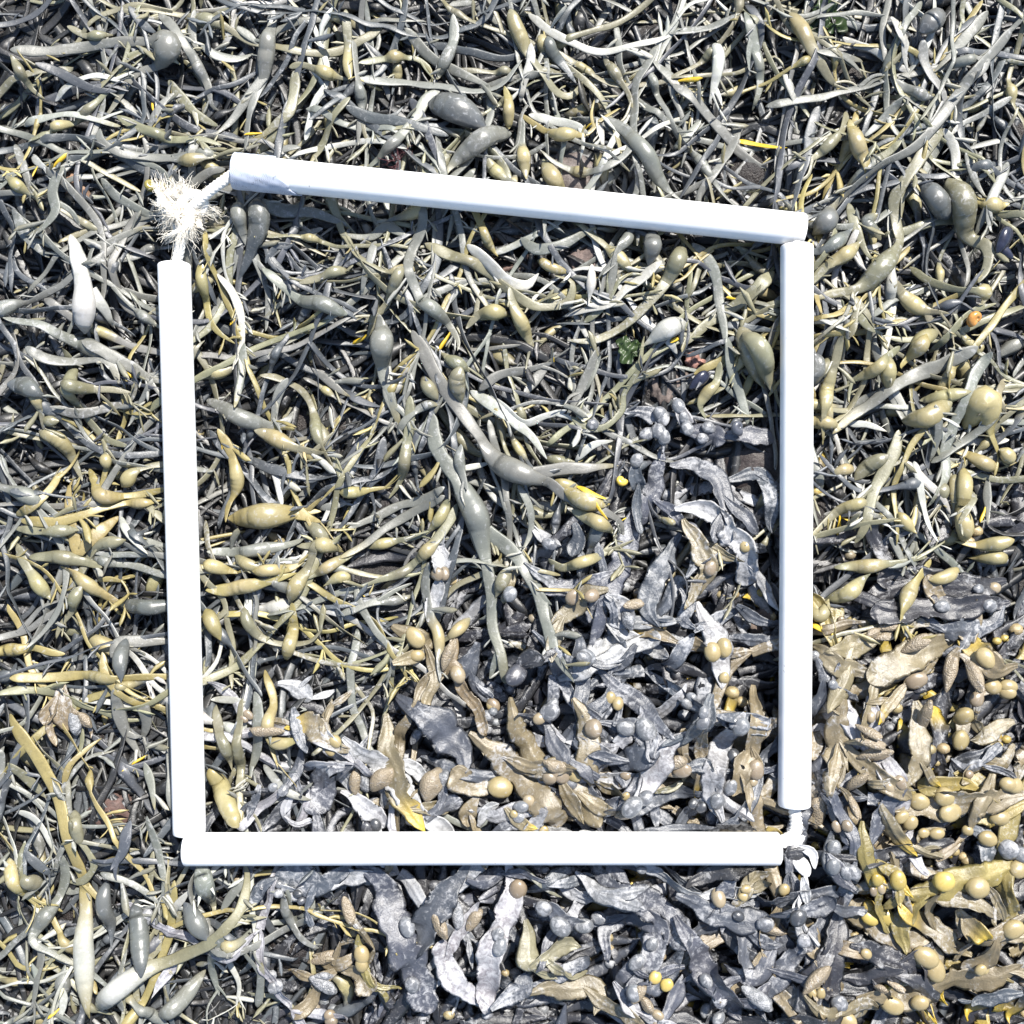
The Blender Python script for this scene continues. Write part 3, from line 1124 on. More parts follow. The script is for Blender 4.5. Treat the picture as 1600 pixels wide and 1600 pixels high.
F y42 1300,470 1400,510 1490,570b135x78B 1610,600
F y46 1400,590 1370,680b180x84B 1360,770 1370,860b190x98B 1400,945
F p34 1130,560 1160,700 1190,850 1240,940
F o34 730,620 810,600b105x64B 870,600
F o56 870,650 940,575b160x80 1010,530
F o42 900,750 840,770b125x64B 770,800 640,920
F p34 720,810 830,810 960,820
F o32 640,930 780,880 920,850 1050,830
F y34 1050,800 1080,850b105x64B 1125,905
F o34 760,1060 840,1060 910,1055b160x78B 1050,1040 1200,1010
F o44 720,1220 820,1170b160x88B 920,1090
F y38 1240,1030 1150,1110 1095,1190b150x88B 1050,1290 1060,1370
F y40 1610,930 1530,950b140x78B 1440,960 1340,940
F y38 1610,1030 1540,1020b150x74B 1430,1020
F y38 1200,1120 1290,1105b150x74B 1370,1070
F g40 1530,640 1510,740 1490,860
F o40 640,200 700,120b140x70 760,60
F o40 620,1240 680,1290b130x70B 730,1210
F Y24 620,1310 680,1350 740,1385
F g44 1230,560 1300,520 1420,440 1540,330
F o36 1440,700 1390,760 1330,860
F g40 1200,300 1240,440 1220,560
F y36 1560,500 1600,530b110x80B 1640,560
F o36 1600,160 1520,250 1560,340
F o40 1350,620 1340,690b170x70B 1330,800
F d50 640,60 650,120b150x90 630,260
F o40 1260,660 1270,700b90x80 1260,800
F g36 1010,920 1050,980 1100,1070
G y58 -20,190 90,340 160,470 210,560 260,700 290,830 320,960 330,1060 340,1160 350,1330b430x112p 380,1620
G g56 500,60 510,190 540,300 590,410 / 625,140 630,230 590,330
G g48 740,-10 760,150 750,330 750,500 790,680
G y28 240,530 270,430 330,370 400,320
G o56 -20,420 80,520 140,600
G d56 590,670 560,800 500,900
G o60 410,1570 540,1450b290x112p 670,1370 800,1330 940,1250 1040,1160 1110,1080 1130,940 1110,870
G d56 450,980 440,1100b220x84 460,1200 470,1300
G d60 580,1080 620,1240b300x104 650,1390
G g60 920,860 940,960b200x104 960,1130
G d56 830,1060 900,1150b170x108 960,1220
G g44 230,850 240,950 200,1080 150,1150b140x84 110,1250 200,1310 330,1400
G o30 40,800 60,900 140,1010b95x88 
G y40 -10,870 20,930b160x74B 60,1030 120,1120
G g45 200,1050 330,1040
G g42 120,1250 150,1320 130,1430 100,1580
G g32 430,930 540,960 640,1020 720,1070
G p46 780,1120 800,1070 870,990
G g42 650,660 690,780 720,900 760,1030
G o30 680,830 675,900 670,990
G g56 690,1620 800,1550b220x92 890,1440
G p26 1020,1350 1060,1480 1050,1600
G g34 1290,990 1310,1130b140x54 1370,1230 1450,1310
G p35 930,130 1020,125 1110,120
G o42 960,150 1000,260 1030,330b125x64 1050,450
G o40 1100,110 1090,230 1080,370b170x64 1090,500 1110,670
G g60 1150,80 1180,200 1170,330 1120,480
G y34 1180,-10 1240,130 1230,220b140x68B 1240,330 1275,425
G y36 1380,290 1280,310b115x68B 1210,280
G y60 940,440 1020,580b290x104B 1105,690
G g40 1200,420 1300,510 1430,580
G o34 250,1000 330,980 400,900 350,800 310,760
G p34 0,660 80,690 160,760 210,860
G d50 80,820 150,900 200,960
G g50 540,1580 520,1460 540,1300
G g40 1150,1600 1180,1480 1200,1330
G g40 1000,1100 1080,1000 1200,900
G o44 300,640 330,700b160x70 340,800
G p36 240,1460 260,1530 240,1620
G g44 620,420 660,520 680,640
G g40 1040,1190 980,1280 940,1400 960,1560
E fs105 1515,500 1480,650 1440,760 1370,880 1350,980 1290,1090 1220,1200 1160,1320 / 1480,740 1560,800 1620,880
E fs90 1600,900 1540,1020 1470,1130 1440,1250 1490,1340
E fp90 480,890 450,1000 470,1100 | 440,1095,62,Fb;490,1090,56,Fb
E fb125 230,1340 330,1390 420,1450 | 345,1395,88,FB
E fb100 240,1510 350,1480 430,1470 | 350,1480,64,FB
E fb95 1250,1160 1130,1190 1080,1260 980,1330 | 1080,1200,70,Fb;1172,1190,66,Fb
E fb110 520,1380 510,1500 500,1600 | 580,1540,76,Fb
E fp100 900,880 960,920 1030,960 | 975,950,62,Fs
E fs100 1090,850 1110,930 1080,1010
E fs70 1400,540 1380,620 1400,700 | 1385,560,66,Fs
E fs90 1330,320 1420,330 1500,360 1480,420 | 1490,420,76,Fs;1545,440,66,Fs;1450,470,66,Fs;1560,350,60,Fs;1560,290,70,Fs
E fp110 1020,1590 1150,1520 1250,1450 1330,1400
E fs110 1380,1420 1330,1500 1250,1560 | 1190,1410,80,Fs;1050,1480,70,Fs
E fb90 820,1000 800,1080 790,1180 | 795,1195,70,Fs
E fs130 640,1420 600,1500 560,1600
E fp90 1240,1180 1320,1240 1350,1320 ! 1370,1230,100,50,10;1340,1300,90,60,-70
E fs80 1130,440 1170,400 1240,400 | 1180,365,55,Fs
E fd100 800,1560 860,1500 950,1480 | 840,1580,100,Fd
F fs82 -20,570 90,580 180,620 220,720 240,860
F fp86 -10,790 100,780 190,810 240,890 300,940 330,1030 340,1150
F fb86 40,830 100,950 140,1060 100,1200 | 152,1065,62,Fb
F fs62 240,650 340,620 410,640 440,760 450,900
F fs100 30,410 130,420 240,465 | 160,395,58,Fs;130,462,52,Fs
F fp108 95,1225 150,1330 190,1420 205,1620 | 160,1450,84,FB;215,1432,74,FB;212,1570,52,FB
F fs100 280,1240 380,1300 470,1340
F fd110 1620,1130 1450,1160 1300,1150 1100,1110 960,1130 | 1440,1165,52,Fs;1540,1180,60,Fb
F fd100 1620,1230 1450,1240 1250,1260 1060,1270 900,1285 | 1260,1245,66,Fs;1500,1245,70,Fs
F fs90 1590,1250 1500,1340 1350,1370 1180,1330
F fb118 1420,1400 1300,1420 1150,1460 1000,1520 880,1590
F fb96 1010,1350 850,1420 680,1450 ! 910,1370,80,50,20;990,1335,90,55,10;970,1385,80,45,5
F fb110 1610,1520 1500,1540 1430,1480 1395,1385 * | 1440,1480,90,FB
F fb80 1340,1440 1310,1500 1290,1560 ! 1290,1555,150,66,75;1385,1555,150,66,-80
F fb100 1240,1490 1150,1560 1060,1620 | 1120,1590,90,Fb
F fs80 640,1480 680,1540 700,1600 | 680,1560,60,Fs;735,1580,46,Fs;640,1440,50,Fs
F fs90 240,700 300,800 350,880 | 440,915,60,Fs;430,1040,58,FB
F fp70 0,260 30,330 60,400 | 15,300,66,Fs;40,360,50,Fs;50,520,62,Fs
F fs80 10,1160 60,1230 30,1300 90,1350
F fb80 1200,1330 1120,1320 1080,1400 ! 1120,1420,130,70,30
G fb104 1620,330 1500,260 1420,220 1305,232 * / 1500,260 1510,120
G fs118 1600,400 1500,430 1480,540 1430,650
G fb100 230,10 220,120 290,260 / 210,110 150,240 / 260,150 350,230 ! 300,230,110,60,-70;340,210,90,50,-50
G fs128 1620,890 1500,960 1400,960 1265,920 / 1450,980 1400,1100
G fb130 1620,1330 1520,1380 1420,1340 / 1530,1400 1420,1490 / 1530,1380 1550,1260 ! 1470,1360,140,60,20;1480,1470,140,60,-30;1470,1430,90,40,0
G fs90 1380,340 1370,430 1310,520 | 1280,520,50,Fs
G fp90 1340,540 1310,620 1320,700
G fs100 1200,500 1170,570 1150,660
G fp100 1250,60 1340,70 1420,120 / 1350,70 1420,10
G fs90 1340,150 1380,260 1430,340
H fs145 250,110 370,170 480,260 560,350 580,450
H fb118 600,265 700,340 800,430 880,510 960,600 1010,720 / 740,530 650,530 580,490 515,430 / 640,560 600,620 590,710 | 755,490,100,FB;860,600,60,Fb
H fb98 790,105 830,250 900,370 980,430 1060,480 1130,570 1210,700 | 960,485,62,Fb;1030,455,88,Fb;1120,430,70,FB
H fb100 1090,100 1150,230 1160,330 1150,420 1165,510 | 1180,240,86,Fb
H fp105 1620,240 1510,310 1450,440 1350,580 | 1305,590,88,Fs;1445,570,70,Fs;1360,590,60,Fs
H fs80 1200,-20 1360,100 1480,220 1545,265
H fp95 20,270 110,360 200,430 280,520 375,700
H fb95 200,190 210,330 250,430 290,560 395,715 *
H fp80 -10,550 100,610 205,715
H fs98 600,-20 650,80 705,155 | 675,178,62,FB;650,216,46,FB;770,235,60,Fb
H fs98 1270,215 1380,230 1430,320 1290,410 | 1330,240,78,Fs;1420,240,98,Fs
H fs90 950,230 1000,320 1060,400
H fs110 980,0 1000,110 960,190 | 1065,190,90,Fs;990,140,60,Fs;930,210,60,Fb
H fb90 1180,480 1250,520 1310,540
H fb80 770,600 820,660 920,700 * | 810,630,36,FB
H fp80 640,700 680,620 740,590
H fs120 400,660 480,610 570,590
H fb70 90,590 130,640 180,600 ! 60,510,130,58,85;105,505,88,54,-80;180,490,135,92,40;420,510,150,110,60;345,290,92,46,60;210,560,135,62,70;470,480,90,60,70
H fo90 1600,500 1540,520 1460,530 ! 1550,380,110,62,20;1560,430,120,56,5
H fs126 70,870 180,960 220,1090 270,1200 320,1330 360,1450 410,1610 | 310,1170,78,Fs;330,1460,76,Fs
H fs118 590,870 500,1000 420,1120 370,1250 330,1350
H fp96 790,870 800,1000 770,1120 720,1240 690,1370 680,1500 690,1610 / 690,1560 600,1500 530,1420 480,1330 465,1240 | 735,1205,62,Fs;760,1265,72,Fs;832,1010,88,Fb
H fs70 870,1040 960,980 1050,940 1130,950
H fs100 590,940 690,970 760,920
H fp60 960,930 1100,1040 1200,1040
H fs120 1150,890 1300,1000 1430,1060 1520,1130 1610,1230
H fp70 1100,930 1200,1000 1320,1030 1420,1080
H fs96 1250,1360 1255,1220 1330,1150 1450,1160 1490,1220 1420,1330 1290,1440 | 1345,1275,72,Fs;1450,1240,60,Fs
H fo120 870,1150 880,1260 890,1370 / 890,1350 960,1310 1050,1270 1130,1290 / 960,1320 1050,1410
H fs88 700,1560 800,1500 850,1480 875,1410
H fb98 870,1500 1050,1480 1200,1500 1190,1600
H fp62 440,1110 500,1210 520,1310 / 510,1220 570,1220 620,1260 ! 460,1150,120,62,-60;545,1120,150,58,-80;620,1140,112,58,60
H fy44 80,1200 95,1310 100,1380 150,1450 280,1475 | 95,1305,76,FB;95,1355,64,FB
H fb110 -10,1400 80,1400 130,1500 ! 40,1090,130,56,-70
H fs90 900,1080 990,1090 1080,1160 1130,1200 | 950,1090,80,Fs;1000,1210,92,Fs;1140,1180,78,Fs;1210,1150,70,Fs
H fs90 1600,1340 1500,1350 1430,1400 | 1265,1470,80,Fs ! 1380,1440,100,56,60;1420,1500,90,50,-60
H fs100 1480,1600 1560,1500 1600,1400
H fp70 1280,1420 1330,1500 1380,1570
I fs105 140,60 90,180 0,290 | 90,180,60,Fs;30,120,50,Fs
I fp88 285,140 220,280 180,380 150,480 170,570 190,660 | 285,215,86,Fs;180,570,80,Fs;175,655,96,Fd;215,180,52,Fs
I fb72 370,50 350,200 330,340 280,420 250,540 | 335,430,82,Fb;235,500,66,Fs
I fd80 240,300 260,400 230,480 | 262,370,72,Fd
I fw110 460,800 530,760 600,730 / 520,800 560,860 590,900 / 540,770 610,800 620,870
I fs98 -10,1000 100,1060 220,1110 330,1130 430,1110 | 280,1105,52,Fd;400,1135,72,Fs
I fs70 420,1085 520,1050 620,1030 705,985
I fs96 700,690 690,830 740,940 | 700,765,70,Fs;690,842,70,Fs;750,870,66,Fs;800,850,66,Fs
I fs84 790,820 760,950 700,1090 600,1230 500,1330 430,1430 370,1540
I fd92 745,1000 730,1150 700,1300 690,1430 735,1510 | 742,1470,82,Fs
I fs108 -10,1110 80,1260 150,1380 230,1480 310,1610 | 130,1400,62,Fs
I fb126 260,1060 340,950 430,890
I fs84 240,860 230,950 200,1040 | 290,915,80,Fs;100,940,70,Fb
I fp58 570,1060 560,1150 575,1240 | 570,1200,62,Fs
I fs70 560,900 560,960 570,1020 | 600,1110,80,Fd
I fb80 560,1430 660,1510 800,1550 960,1580 | 760,1590,90,FB
I fb112 830,1490 930,1480 1050,1510 1130,1480 1270,1440 1450,1430 1620,1350 | 1005,1555,92,FB;1140,1535,76,FB
I fb128 1270,1430 1200,1330 1120,1260 1000,1190 900,1130 815,1060 | 1145,1290,102,FB;1135,1385,104,FB;905,1125,82,FY;995,1105,76,FY;905,1060,62,FY
I fb84 1400,1330 1250,1220 1120,1130 1010,1020 *
I fb126 1620,540 1500,550 1400,560 1250,565 1100,600 985,610 | 1105,565,84,FB;1215,540,88,FB;1245,625,94,FB;1020,635,56,FB;1075,665,70,FB
I fb60 1230,700 1160,710 1080,740 | 1125,710,50,FB;1190,715,58,FB
I fy118 1620,570 1500,610 1350,645 | 1490,650,74,FB
I fy124 1620,860 1500,890 1300,930 1180,980 1040,1010 | 1205,920,92,FY;1360,950,96,FB;1590,960,84,FB
I fy70 830,640 830,770 870,870 945,975 * | 905,920,60,FY
I fy66 890,810 980,900 1065,995 * | 1000,920,80,FY
I fb72 910,550 960,680 1030,750 1095,810 *
I fs96 1020,480 940,560 900,650 850,760
I fb96 1110,110 1100,280 1080,400 1010,480 / 1100,370 1150,450 1200,490 * ! 1130,190,230,58,88
I fb116 1060,40 980,120 900,200 *
I fb110 760,90 730,230 740,340 700,420 / 740,160 690,130 / 740,300 780,420 ! 800,470,130,54,45;860,280,120,50,-15;880,340,150,60,10;650,610,170,82,85;790,570,125,42,-70;850,230,110,50,-30
I fb90 1620,70 1500,60 1390,110 | 1500,55,80,FB;1580,50,70,FB;1410,110,70,Fb;1570,120,70,FB
I fb80 1330,330 1360,220 1400,150 | 1300,155,84,FB;1270,290,80,FB
I fb96 1620,230 1500,270 1380,300 / 1450,280 1400,200
I fs84 1330,690 1420,720 1440,760 1420,870 | 1430,745,78,FB;1330,725,52,FB;1530,790,90,Fs;1590,820,80,Fs
I fb90 1190,840 1250,800 1330,760
I fb116 1420,950 1470,1040 1500,1120
I fb100 1270,1050 1340,1130 1410,1200 *
I fb96 1620,1110 1480,1190 1350,1240 | 1550,1165,92,FB;1590,1210,70,FB
I fb70 1540,1200 1480,1280 1420,1370 | 1410,1370,52,FB;1450,1375,50,FB
I fs100 1620,1480 1500,1500 1390,1560
I fd96 780,1210 900,1260 1050,1330 1090,1350 | 850,1270,50,FB
I fd90 770,1400 900,1390 1040,1350 ! 930,1430,60,36,-20;1000,1415,80,34,-30
I fb90 1600,330 1520,400 1440,440
I fs96 780,950 720,880 670,780
I fs80 460,1200 420,1300 350,1380 220,1340 ! 610,1360,170,66,35;360,1460,170,70,-35
I fb110 620,160 700,130 780,110
I fp90 640,260 690,240 740,330
I fs70 1290,380 1340,430 1430,400 | 1345,460,40,Fb
I fb80 1490,490 1540,500 1590,480 | 1525,465,70,FB;1560,497,74,FB
I fs90 20,420 100,400 160,420 | 10,420,70,Fb
'''


def parse_trace():
    out = []
    for ln in TRACE.strip().splitlines():
        tile, head, rest = ln.split(' ', 2)
        tx, ty = TILE[tile]
        k = 540 / 1600.0
        pods = blads = ''
        if '!' in rest:
            rest, pods = rest.split('!')
        if '|' in rest:
            rest, blads = rest.split('|')
        over = '^' in rest
        rest = rest.replace('^', '')
        code = head[:2] if head[0] == 'f' else head[0]
        w = float(head[len(code):]) * k * S * (1.10 if code[0] != 'f' else 1.18)
        brs = []
        for seg in rest.split('/'):
            yt = '*' in seg
            pts, bl = [], []
            for tok in seg.replace('*', '').split():
                if 'b' in tok:
                    tok, b = tok.split('b')
                    bc = None
                    if b[-1].isalpha():
                        bc, b = b[-1], b[:-1]
                    l, ww = b.split('x')
                    bl.append((len(pts), float(l) * k * S, float(ww) * k * S, (bc or code).replace('d', 'e')))
                x, y = tok.split(',')
                pts.append((tx + float(x) * k, ty + float(y) * k))
            brs.append((pts, bl, yt))
        B_, P_ = [], []
        for t in blads.replace(' ', '').split(';'):
            if t:
                x, y, d, c = t.split(',')
                B_.append((tx + float(x) * k, ty + float(y) * k, float(d) * k * S, c))
        for t in pods.replace(' ', '').split(';'):
            if t:
                x, y, l, ww, a = map(float, t.split(','))
                px_ = tx + x * k
                P_.append((px_, ty + y * k, l * k * S, ww * k * S, a, 'Fb' if px_ > 1240 else rng.choice(['Fs', 'Fb'])))
        out.append((code, w, brs, B_, P_, over))
    return out


def add_stalks(br, pods, step):
    for pxx, pyy, l, wd, a, pc in pods:
        q = pw(pxx, pyy)
        ax_ = np.array([math.cos(math.radians(a)), math.sin(math.radians(a))])
        ends = [q - ax_ * l * 0.35, q + ax_ * l * 0.35]
        best = None
        for b in br[:]:
            for e_ in ends:
                d2 = np.sum((b.P[:, :2] - e_) ** 2, 1)
                i = int(np.argmin(d2))
                if best is None or d2[i] < best[0]:
                    best = (d2[i], b, i, e_)
        d2, b, i, e_ = best
        if 0.003 ** 2 < d2 < 0.045 ** 2:
            p0 = b.P[i, :2]
            mid = (p0 + e_) / 2 + rng.normal(0, 0.15 * math.sqrt(d2), 2)
            br.append(fuc_branch([p0, mid, e_ + (q - e_) * 0.6], wd * 0.62, 'fb', step, z_start=b.P[i, 2], col=b.cols[i], rollamp=0.3, tip=False))


def traced_frond(tr, step):
    code, w, brs, B_, P_, over = tr
    col = jit(COL[code], 0.12)
    br = []
    for k, (pts, bl, yt) in enumerate(brs):
        pts_w = [pw(*p) for p in pts]
        zs = None
        if k:
            zs = min(((np.min(np.sum((b.P[:, :2] - pts_w[0]) ** 2, 1)), b.P[np.argmin(np.sum((b.P[:, :2] - pts_w[0]) ** 2, 1)), 2]) for b in br), key=lambda t: t[0])[1]
        if code[0] == 'f':
            br.append(fuc_branch(pts_w, w * (1 if k == 0 else 0.9), code, step, z_start=zs, col=col, ytip=0.95 if yt else 0.0, over=over, rollamp=0.42,
                                 lift=rng.choice([0, 0, 0.006])))
        else:
            br.append(asco_branch(pts_w, w, bl, code, step, z_start=zs, base=(k == 0), over=over, col=col, curl=0.0008, rollamp=0.60,
                                  lift=0.006 if over else rng.choice([0, 0, 0.004])))
    for b in list(br):
        n_ = len(b.P)
        if n_ < 8:
            continue
        asc = b.kind == 'a'
        for _ in range(rng.choice([0, 1, 2], p=[0.35, 0.4, 0.25]) if asc else rng.choice([0, 1, 2], p=[0.25, 0.45, 0.30])):
            uu = rng.uniform(0.70, 0.92) if rng.random() < 0.6 else rng.uniform(0.25, 0.7)
            i = int(np.searchsorted(b.s, uu * b.L))
            i = min(max(i, 1), n_ - 2)
            if asc and b.inb[i]:
                continue
            d = b.P[i + 1, :2] - b.P[i - 1, :2]
            a = math.atan2(d[1], d[0]) + rng.choice([-1, 1]) * rng.uniform(0.35, 0.85)
            ln = rng.uniform(0.014, 0.034) if asc else max(b.w[i], 0.008) * rng.uniform(1.8, 3.4)
            p0 = b.P[i, :2]
            a2 = a + rng.normal(0, 0.35)
            p1_ = p0 + ln * 0.5 * np.array([math.cos(a), math.sin(a)])
            p2_ = p1_ + ln * 0.5 * np.array([math.cos(a2), math.sin(a2)])
            if asc:
                br.append(asco_branch([p0, p1_, p2_], b.w[i] * rng.uniform(0.4, 0.75), [], code, step, z_start=b.P[i, 2], over=over, col=col, rollamp=0.4, lift=rng.choice([0, 0.003, 0.007])))
            else:
                br.append(fuc_branch([p0, p1_, p2_], max(b.w[i], 0.008) * rng.uniform(0.5, 0.85), code, step, z_start=b.P[i, 2], over=over, col=col, rollamp=0.6, lift=rng.choice([0, 0.003, 0.008])))
    add_stalks(br, P_, step)
    allp = np.vstack([np.array(p) for p, _, _ in brs])
    c = allp.mean(0)
    return dict(kind=code[0] if code[0] == 'f' else 'a', branches=br, code=code, px=c[0], py=c[1], blads=B_, pods=P_, nb=len(B_) + sum(len(b.segs) for b in br), traced=True, over=over)


# ------------------------------------------------------------------ lay the mat: deep layer, then single fronds, then the ones read off the photo
STONES = [
    (1087, 560, 0.0165, (0.26, 0.14, 0.115), 'rounded pinkish pebble inside the frame near the right pipe', 0.8, 3, 0.5, 0.010),
    (1293, 402, 0.020, (0.12, 0.055, 0.05), 'dark red stone under a bladder by the top right corner', 0.8, 5, 0.5, 0.006),
    (1042, 590, 0.042, (0.12, 0.096, 0.085), 'sandy brown stone bared beside the pink pebble', 0.4, 8, 0.7, -0.002),
    (912, 268, 0.055, (0.10, 0.082, 0.075), 'flat brown stone bared above the middle of the top pipe', 0.45, 9, 0.5, 0.004),
    (1182, 728, 0.056, (0.035, 0.027, 0.025), 'dark brown stone bared under slate blades beside the right pipe', 0.36, 10, 0.45, -0.004),
    (1192, 985, 0.028, (0.12, 0.09, 0.075), 'crumbly brown stone bared against the right pipe', 0.6, 11, 0.8, 0.008),
    (113, 292, 0.026, (0.24, 0.15, 0.10), 'reddish tan stone between curled straps beside the knot', 0.7, 12, 0.7, 0.012),
    (170, 1268, 0.040, (0.085, 0.052, 0.044), 'red brown stone in the hollow beside the left pipe', 0.5, 13, 0.6, 0.004),
    (930, 405, 0.048, (0.12, 0.09, 0.08), 'grey brown stone bared below the top pipe', 0.5, 14, 0.65, 0.004)]
STONE_Z = []
for px, py, sz, col, lab, fl_, sd, ro, dz in STONES:
    q = pw(px, py, 0.03)
    zc_ = float(ground_z(*q)) + dz
    STONE_Z.append((q, zc_))
    X, Y = np.meshgrid(cc, cc, indexing='ij')
    k = 1 - ((X - q[0]) ** 2 + (Y - q[1]) ** 2) / (sz * 0.5) ** 2
    H = np.where(k > 0, np.maximum(H, zc_ + sz * fl_ * 0.5 * np.sqrt(np.maximum(k, 0))), H)
qh = pw(790, 385, 0.03)
STUMP_Z = float(ground_z(*qh)) + 0.004
k = 1 - ((X - qh[0]) ** 2 + (Y - qh[1]) ** 2) / 0.024 ** 2
H = np.where(k > 0, np.maximum(H, STUMP_Z + 0.010), H)

deepA, deepF, fronds = [], [], []
isA = lambda x, y: not in_poly(x, y) and not near_bare(x, y, 1.15)
isF = lambda x, y: in_poly(x, y) and not near_bare(x, y, 1.1)
# straps next to the rock, their colour near black for the shade there, pressed flat
bottom = []
for px, py in scatter(1900, lambda x, y: not near_bare(x, y, 1.0), -320, 1920):
    L = rng.uniform(0.14, 0.30)
    ang = flow(px, py) + rng.normal(0, 0.8)
    for _ in range(6):
        P, _a = walk(px - math.cos(ang) * L / S * 0.5, py + math.sin(ang) * L / S * 0.5, L, ang, 6)
        if not any(near_bare(x, y, 0.9) for x, y in P):
            break
        ang += rng.normal(0, 0.7)
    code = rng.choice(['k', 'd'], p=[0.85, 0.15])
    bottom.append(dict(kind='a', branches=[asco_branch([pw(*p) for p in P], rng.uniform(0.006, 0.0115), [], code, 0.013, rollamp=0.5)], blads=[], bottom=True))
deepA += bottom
spots = [('a', p) for p in scatter(950, isA, -330, 1930)] + [('f', p) for p in scatter(360, isF, -100, 1980)]
rng.shuffle(spots)
for kind, (px, py) in spots:
    px, py = float(px), float(py)
    if kind == 'a':
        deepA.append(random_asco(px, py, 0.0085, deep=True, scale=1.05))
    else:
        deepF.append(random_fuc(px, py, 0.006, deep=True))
# press the deep layer: it packs under its own weight
base_h = ground_z(*np.meshgrid(cc, cc, indexing='ij'))
print('deep mat height', np.percentile(H - base_h, [10, 50, 90]))

# the upper fronds are lifted without support to shade the deep layer: they arch in clumps over the deep layer and dip into the hollows
X, Y = np.meshgrid(cc, cc, indexing='ij')
arch = 0.0105 + 0.0045 * np.sin(X * 47 + 1.3 * np.sin(Y * 31)) * np.cos(Y * 53 + 0.7) + 0.0040 * np.sin(X * 83 - Y * 71 + 2)
for hx, hy, hr in HOLLOW + BARE:
    q = pw(hx, hy)
    arch = arch * (1 - 0.95 * np.exp(-(((X - q[0]) ** 2 + (Y - q[1]) ** 2) / (hr * S * 1.1) ** 2) ** 2))
H = H + np.maximum(arch, 0)

spots = [('a', p) for p in scatter(310, isA, -60, 1660, 22)] + [('f', p) for p in scatter(42, isF, 0, 1660, 60)]
rng.shuffle(spots)
for kind, (px, py) in spots:
    px, py = float(px), float(py)
    if kind == 'a':
        deepA.append(random_asco(px, py, 0.0055))
        deepA[-1]['fine'] = True
    else:
        fronds.append(random_fuc(px, py, 0.0035))
print('upper mat height', np.percentile(H - base_h, [10, 50, 90]))

# the pipes rest on the weed
for k, (a, b) in PIPE_PX.items():
    A_, B_ = pw(*a), pw(*b)
    t = np.linspace(0.03, 0.97, 60)[:, None]
    hh = h_at(A_ + t * (B_ - A_))
    za = np.percentile(hh[:30], 62) + R_PIPE
    zb = np.percentile(hh[30:], 62) + R_PIPE
    PIPES[k] = [za, zb]
mean_z = np.mean([v for z in PIPES.values() for v in z])
for k, (a, b) in PIPE_PX.items():
    za, zb = [mean_z + np.clip(v - mean_z, -0.003, 0.003) for v in PIPES[k]]
    if k == 'taped':
        za += 0.008
    PIPES[k] = (np.r_[pw(*a, za), za], np.r_[pw(*b, zb), zb])
print('pipe axis height', mean_z)

tr = parse_trace()
order = rng.permutation(len(tr))
# fucus first, then the knotted wrack that lies over it
order = sorted(order, key=lambda i: (0 if tr[i][0][0] == 'f' else 1) + rng.uniform(0, 0.9) + (1.5 if tr[i][5] else 0))
for i in order:
    fronds.append(traced_frond(tr[i], 0.0042 if tr[i][0][0] != 'f' else 0.003))
print('top height', np.percentile(H - base_h, [10, 50, 90]), 'fronds', len(fronds))

# ------------------------------------------------------------------ the deep mat: uncountable, one object of each weed
def build_deep(name, label, lst, mat):
    Vs, Qs, Cs, o = [], [], [], 0
    def put(V, Q, c):
        nonlocal o
        Vs.append(V); Qs.append(Q + o); Cs.append(c)
        o += len(V)
    for f in lst:
        for b in f['branches']:
            if b.kind == 'a':
                m = 4 if f.get('bottom') else (8 if f.get('fine') else 6)
                V, c, _ = asco_mesh_data(b, m)
                put(clampV(V), ring_quads(len(b.s), m), c)
                for p, d, L, r in leaf_spots(b, 0 if f.get('bottom') else (12 if f.get('fine') else 7)):
                    if blocked(p, d, L):
                        continue
                    tv, tq, tu = LEAF_LOW[rng.integers(6)]
                    M3 = frame_of(d, r) * np.array([L, L * rng.uniform(0.7, 1.25), L])[None]
                    cl = b.cols[len(b.cols) // 2].copy()
                    cl[:3] *= rng.uniform(0.9, 1.6)
                    put(tv @ M3.T + p, tq, np.repeat(cl[None], len(tv), 0))
            else:
                V, c, _, m = fuc_mesh_data(b, FU_LOW)
                put(clampV(V), ring_quads(len(b.s), m), c)
        for bx, by, dm, bc in f['blads']:
            q = pw(bx, by)
            tv, tq = ellipsoid(rng.integers(1000), 8, 6)
            z = h_low(f, q)
            put(clampV(tv * dm * np.array([1.1, 1, 0.9]) + np.r_[q, z]), tq, np.repeat(jit(COL[bc])[None], len(tv), 0))
    me = mesh_np(name, np.vstack(Vs), np.vstack(Qs), np.vstack(Cs), mat)
    ob = add(name, me)
    ob['kind'] = 'stuff'
    ob['label'] = label
    ob['category'] = 'seaweed'
    return len(me.polygons)


def h_low(f, q):
    best = min(((np.min(np.sum((b.P[:, :2] - q) ** 2, 1)), b) for b in f['branches']), key=lambda t: t[0])[1]
    return best.P[np.argmin(np.sum((best.P[:, :2] - q) ** 2, 1)), 2] + 0.001


nq = build_deep('knotted_wrack_mat', 'tangled mass of grey and shade-darkened knotted wrack straps filling the gaps below the top fronds', deepA, M_STRAP)
nq += build_deep('bladder_wrack_mat', 'crowded mass of bladder wrack blades coloured dark for shade under the grey top blades', deepF, M_BLADE)
print('deep quads', nq)

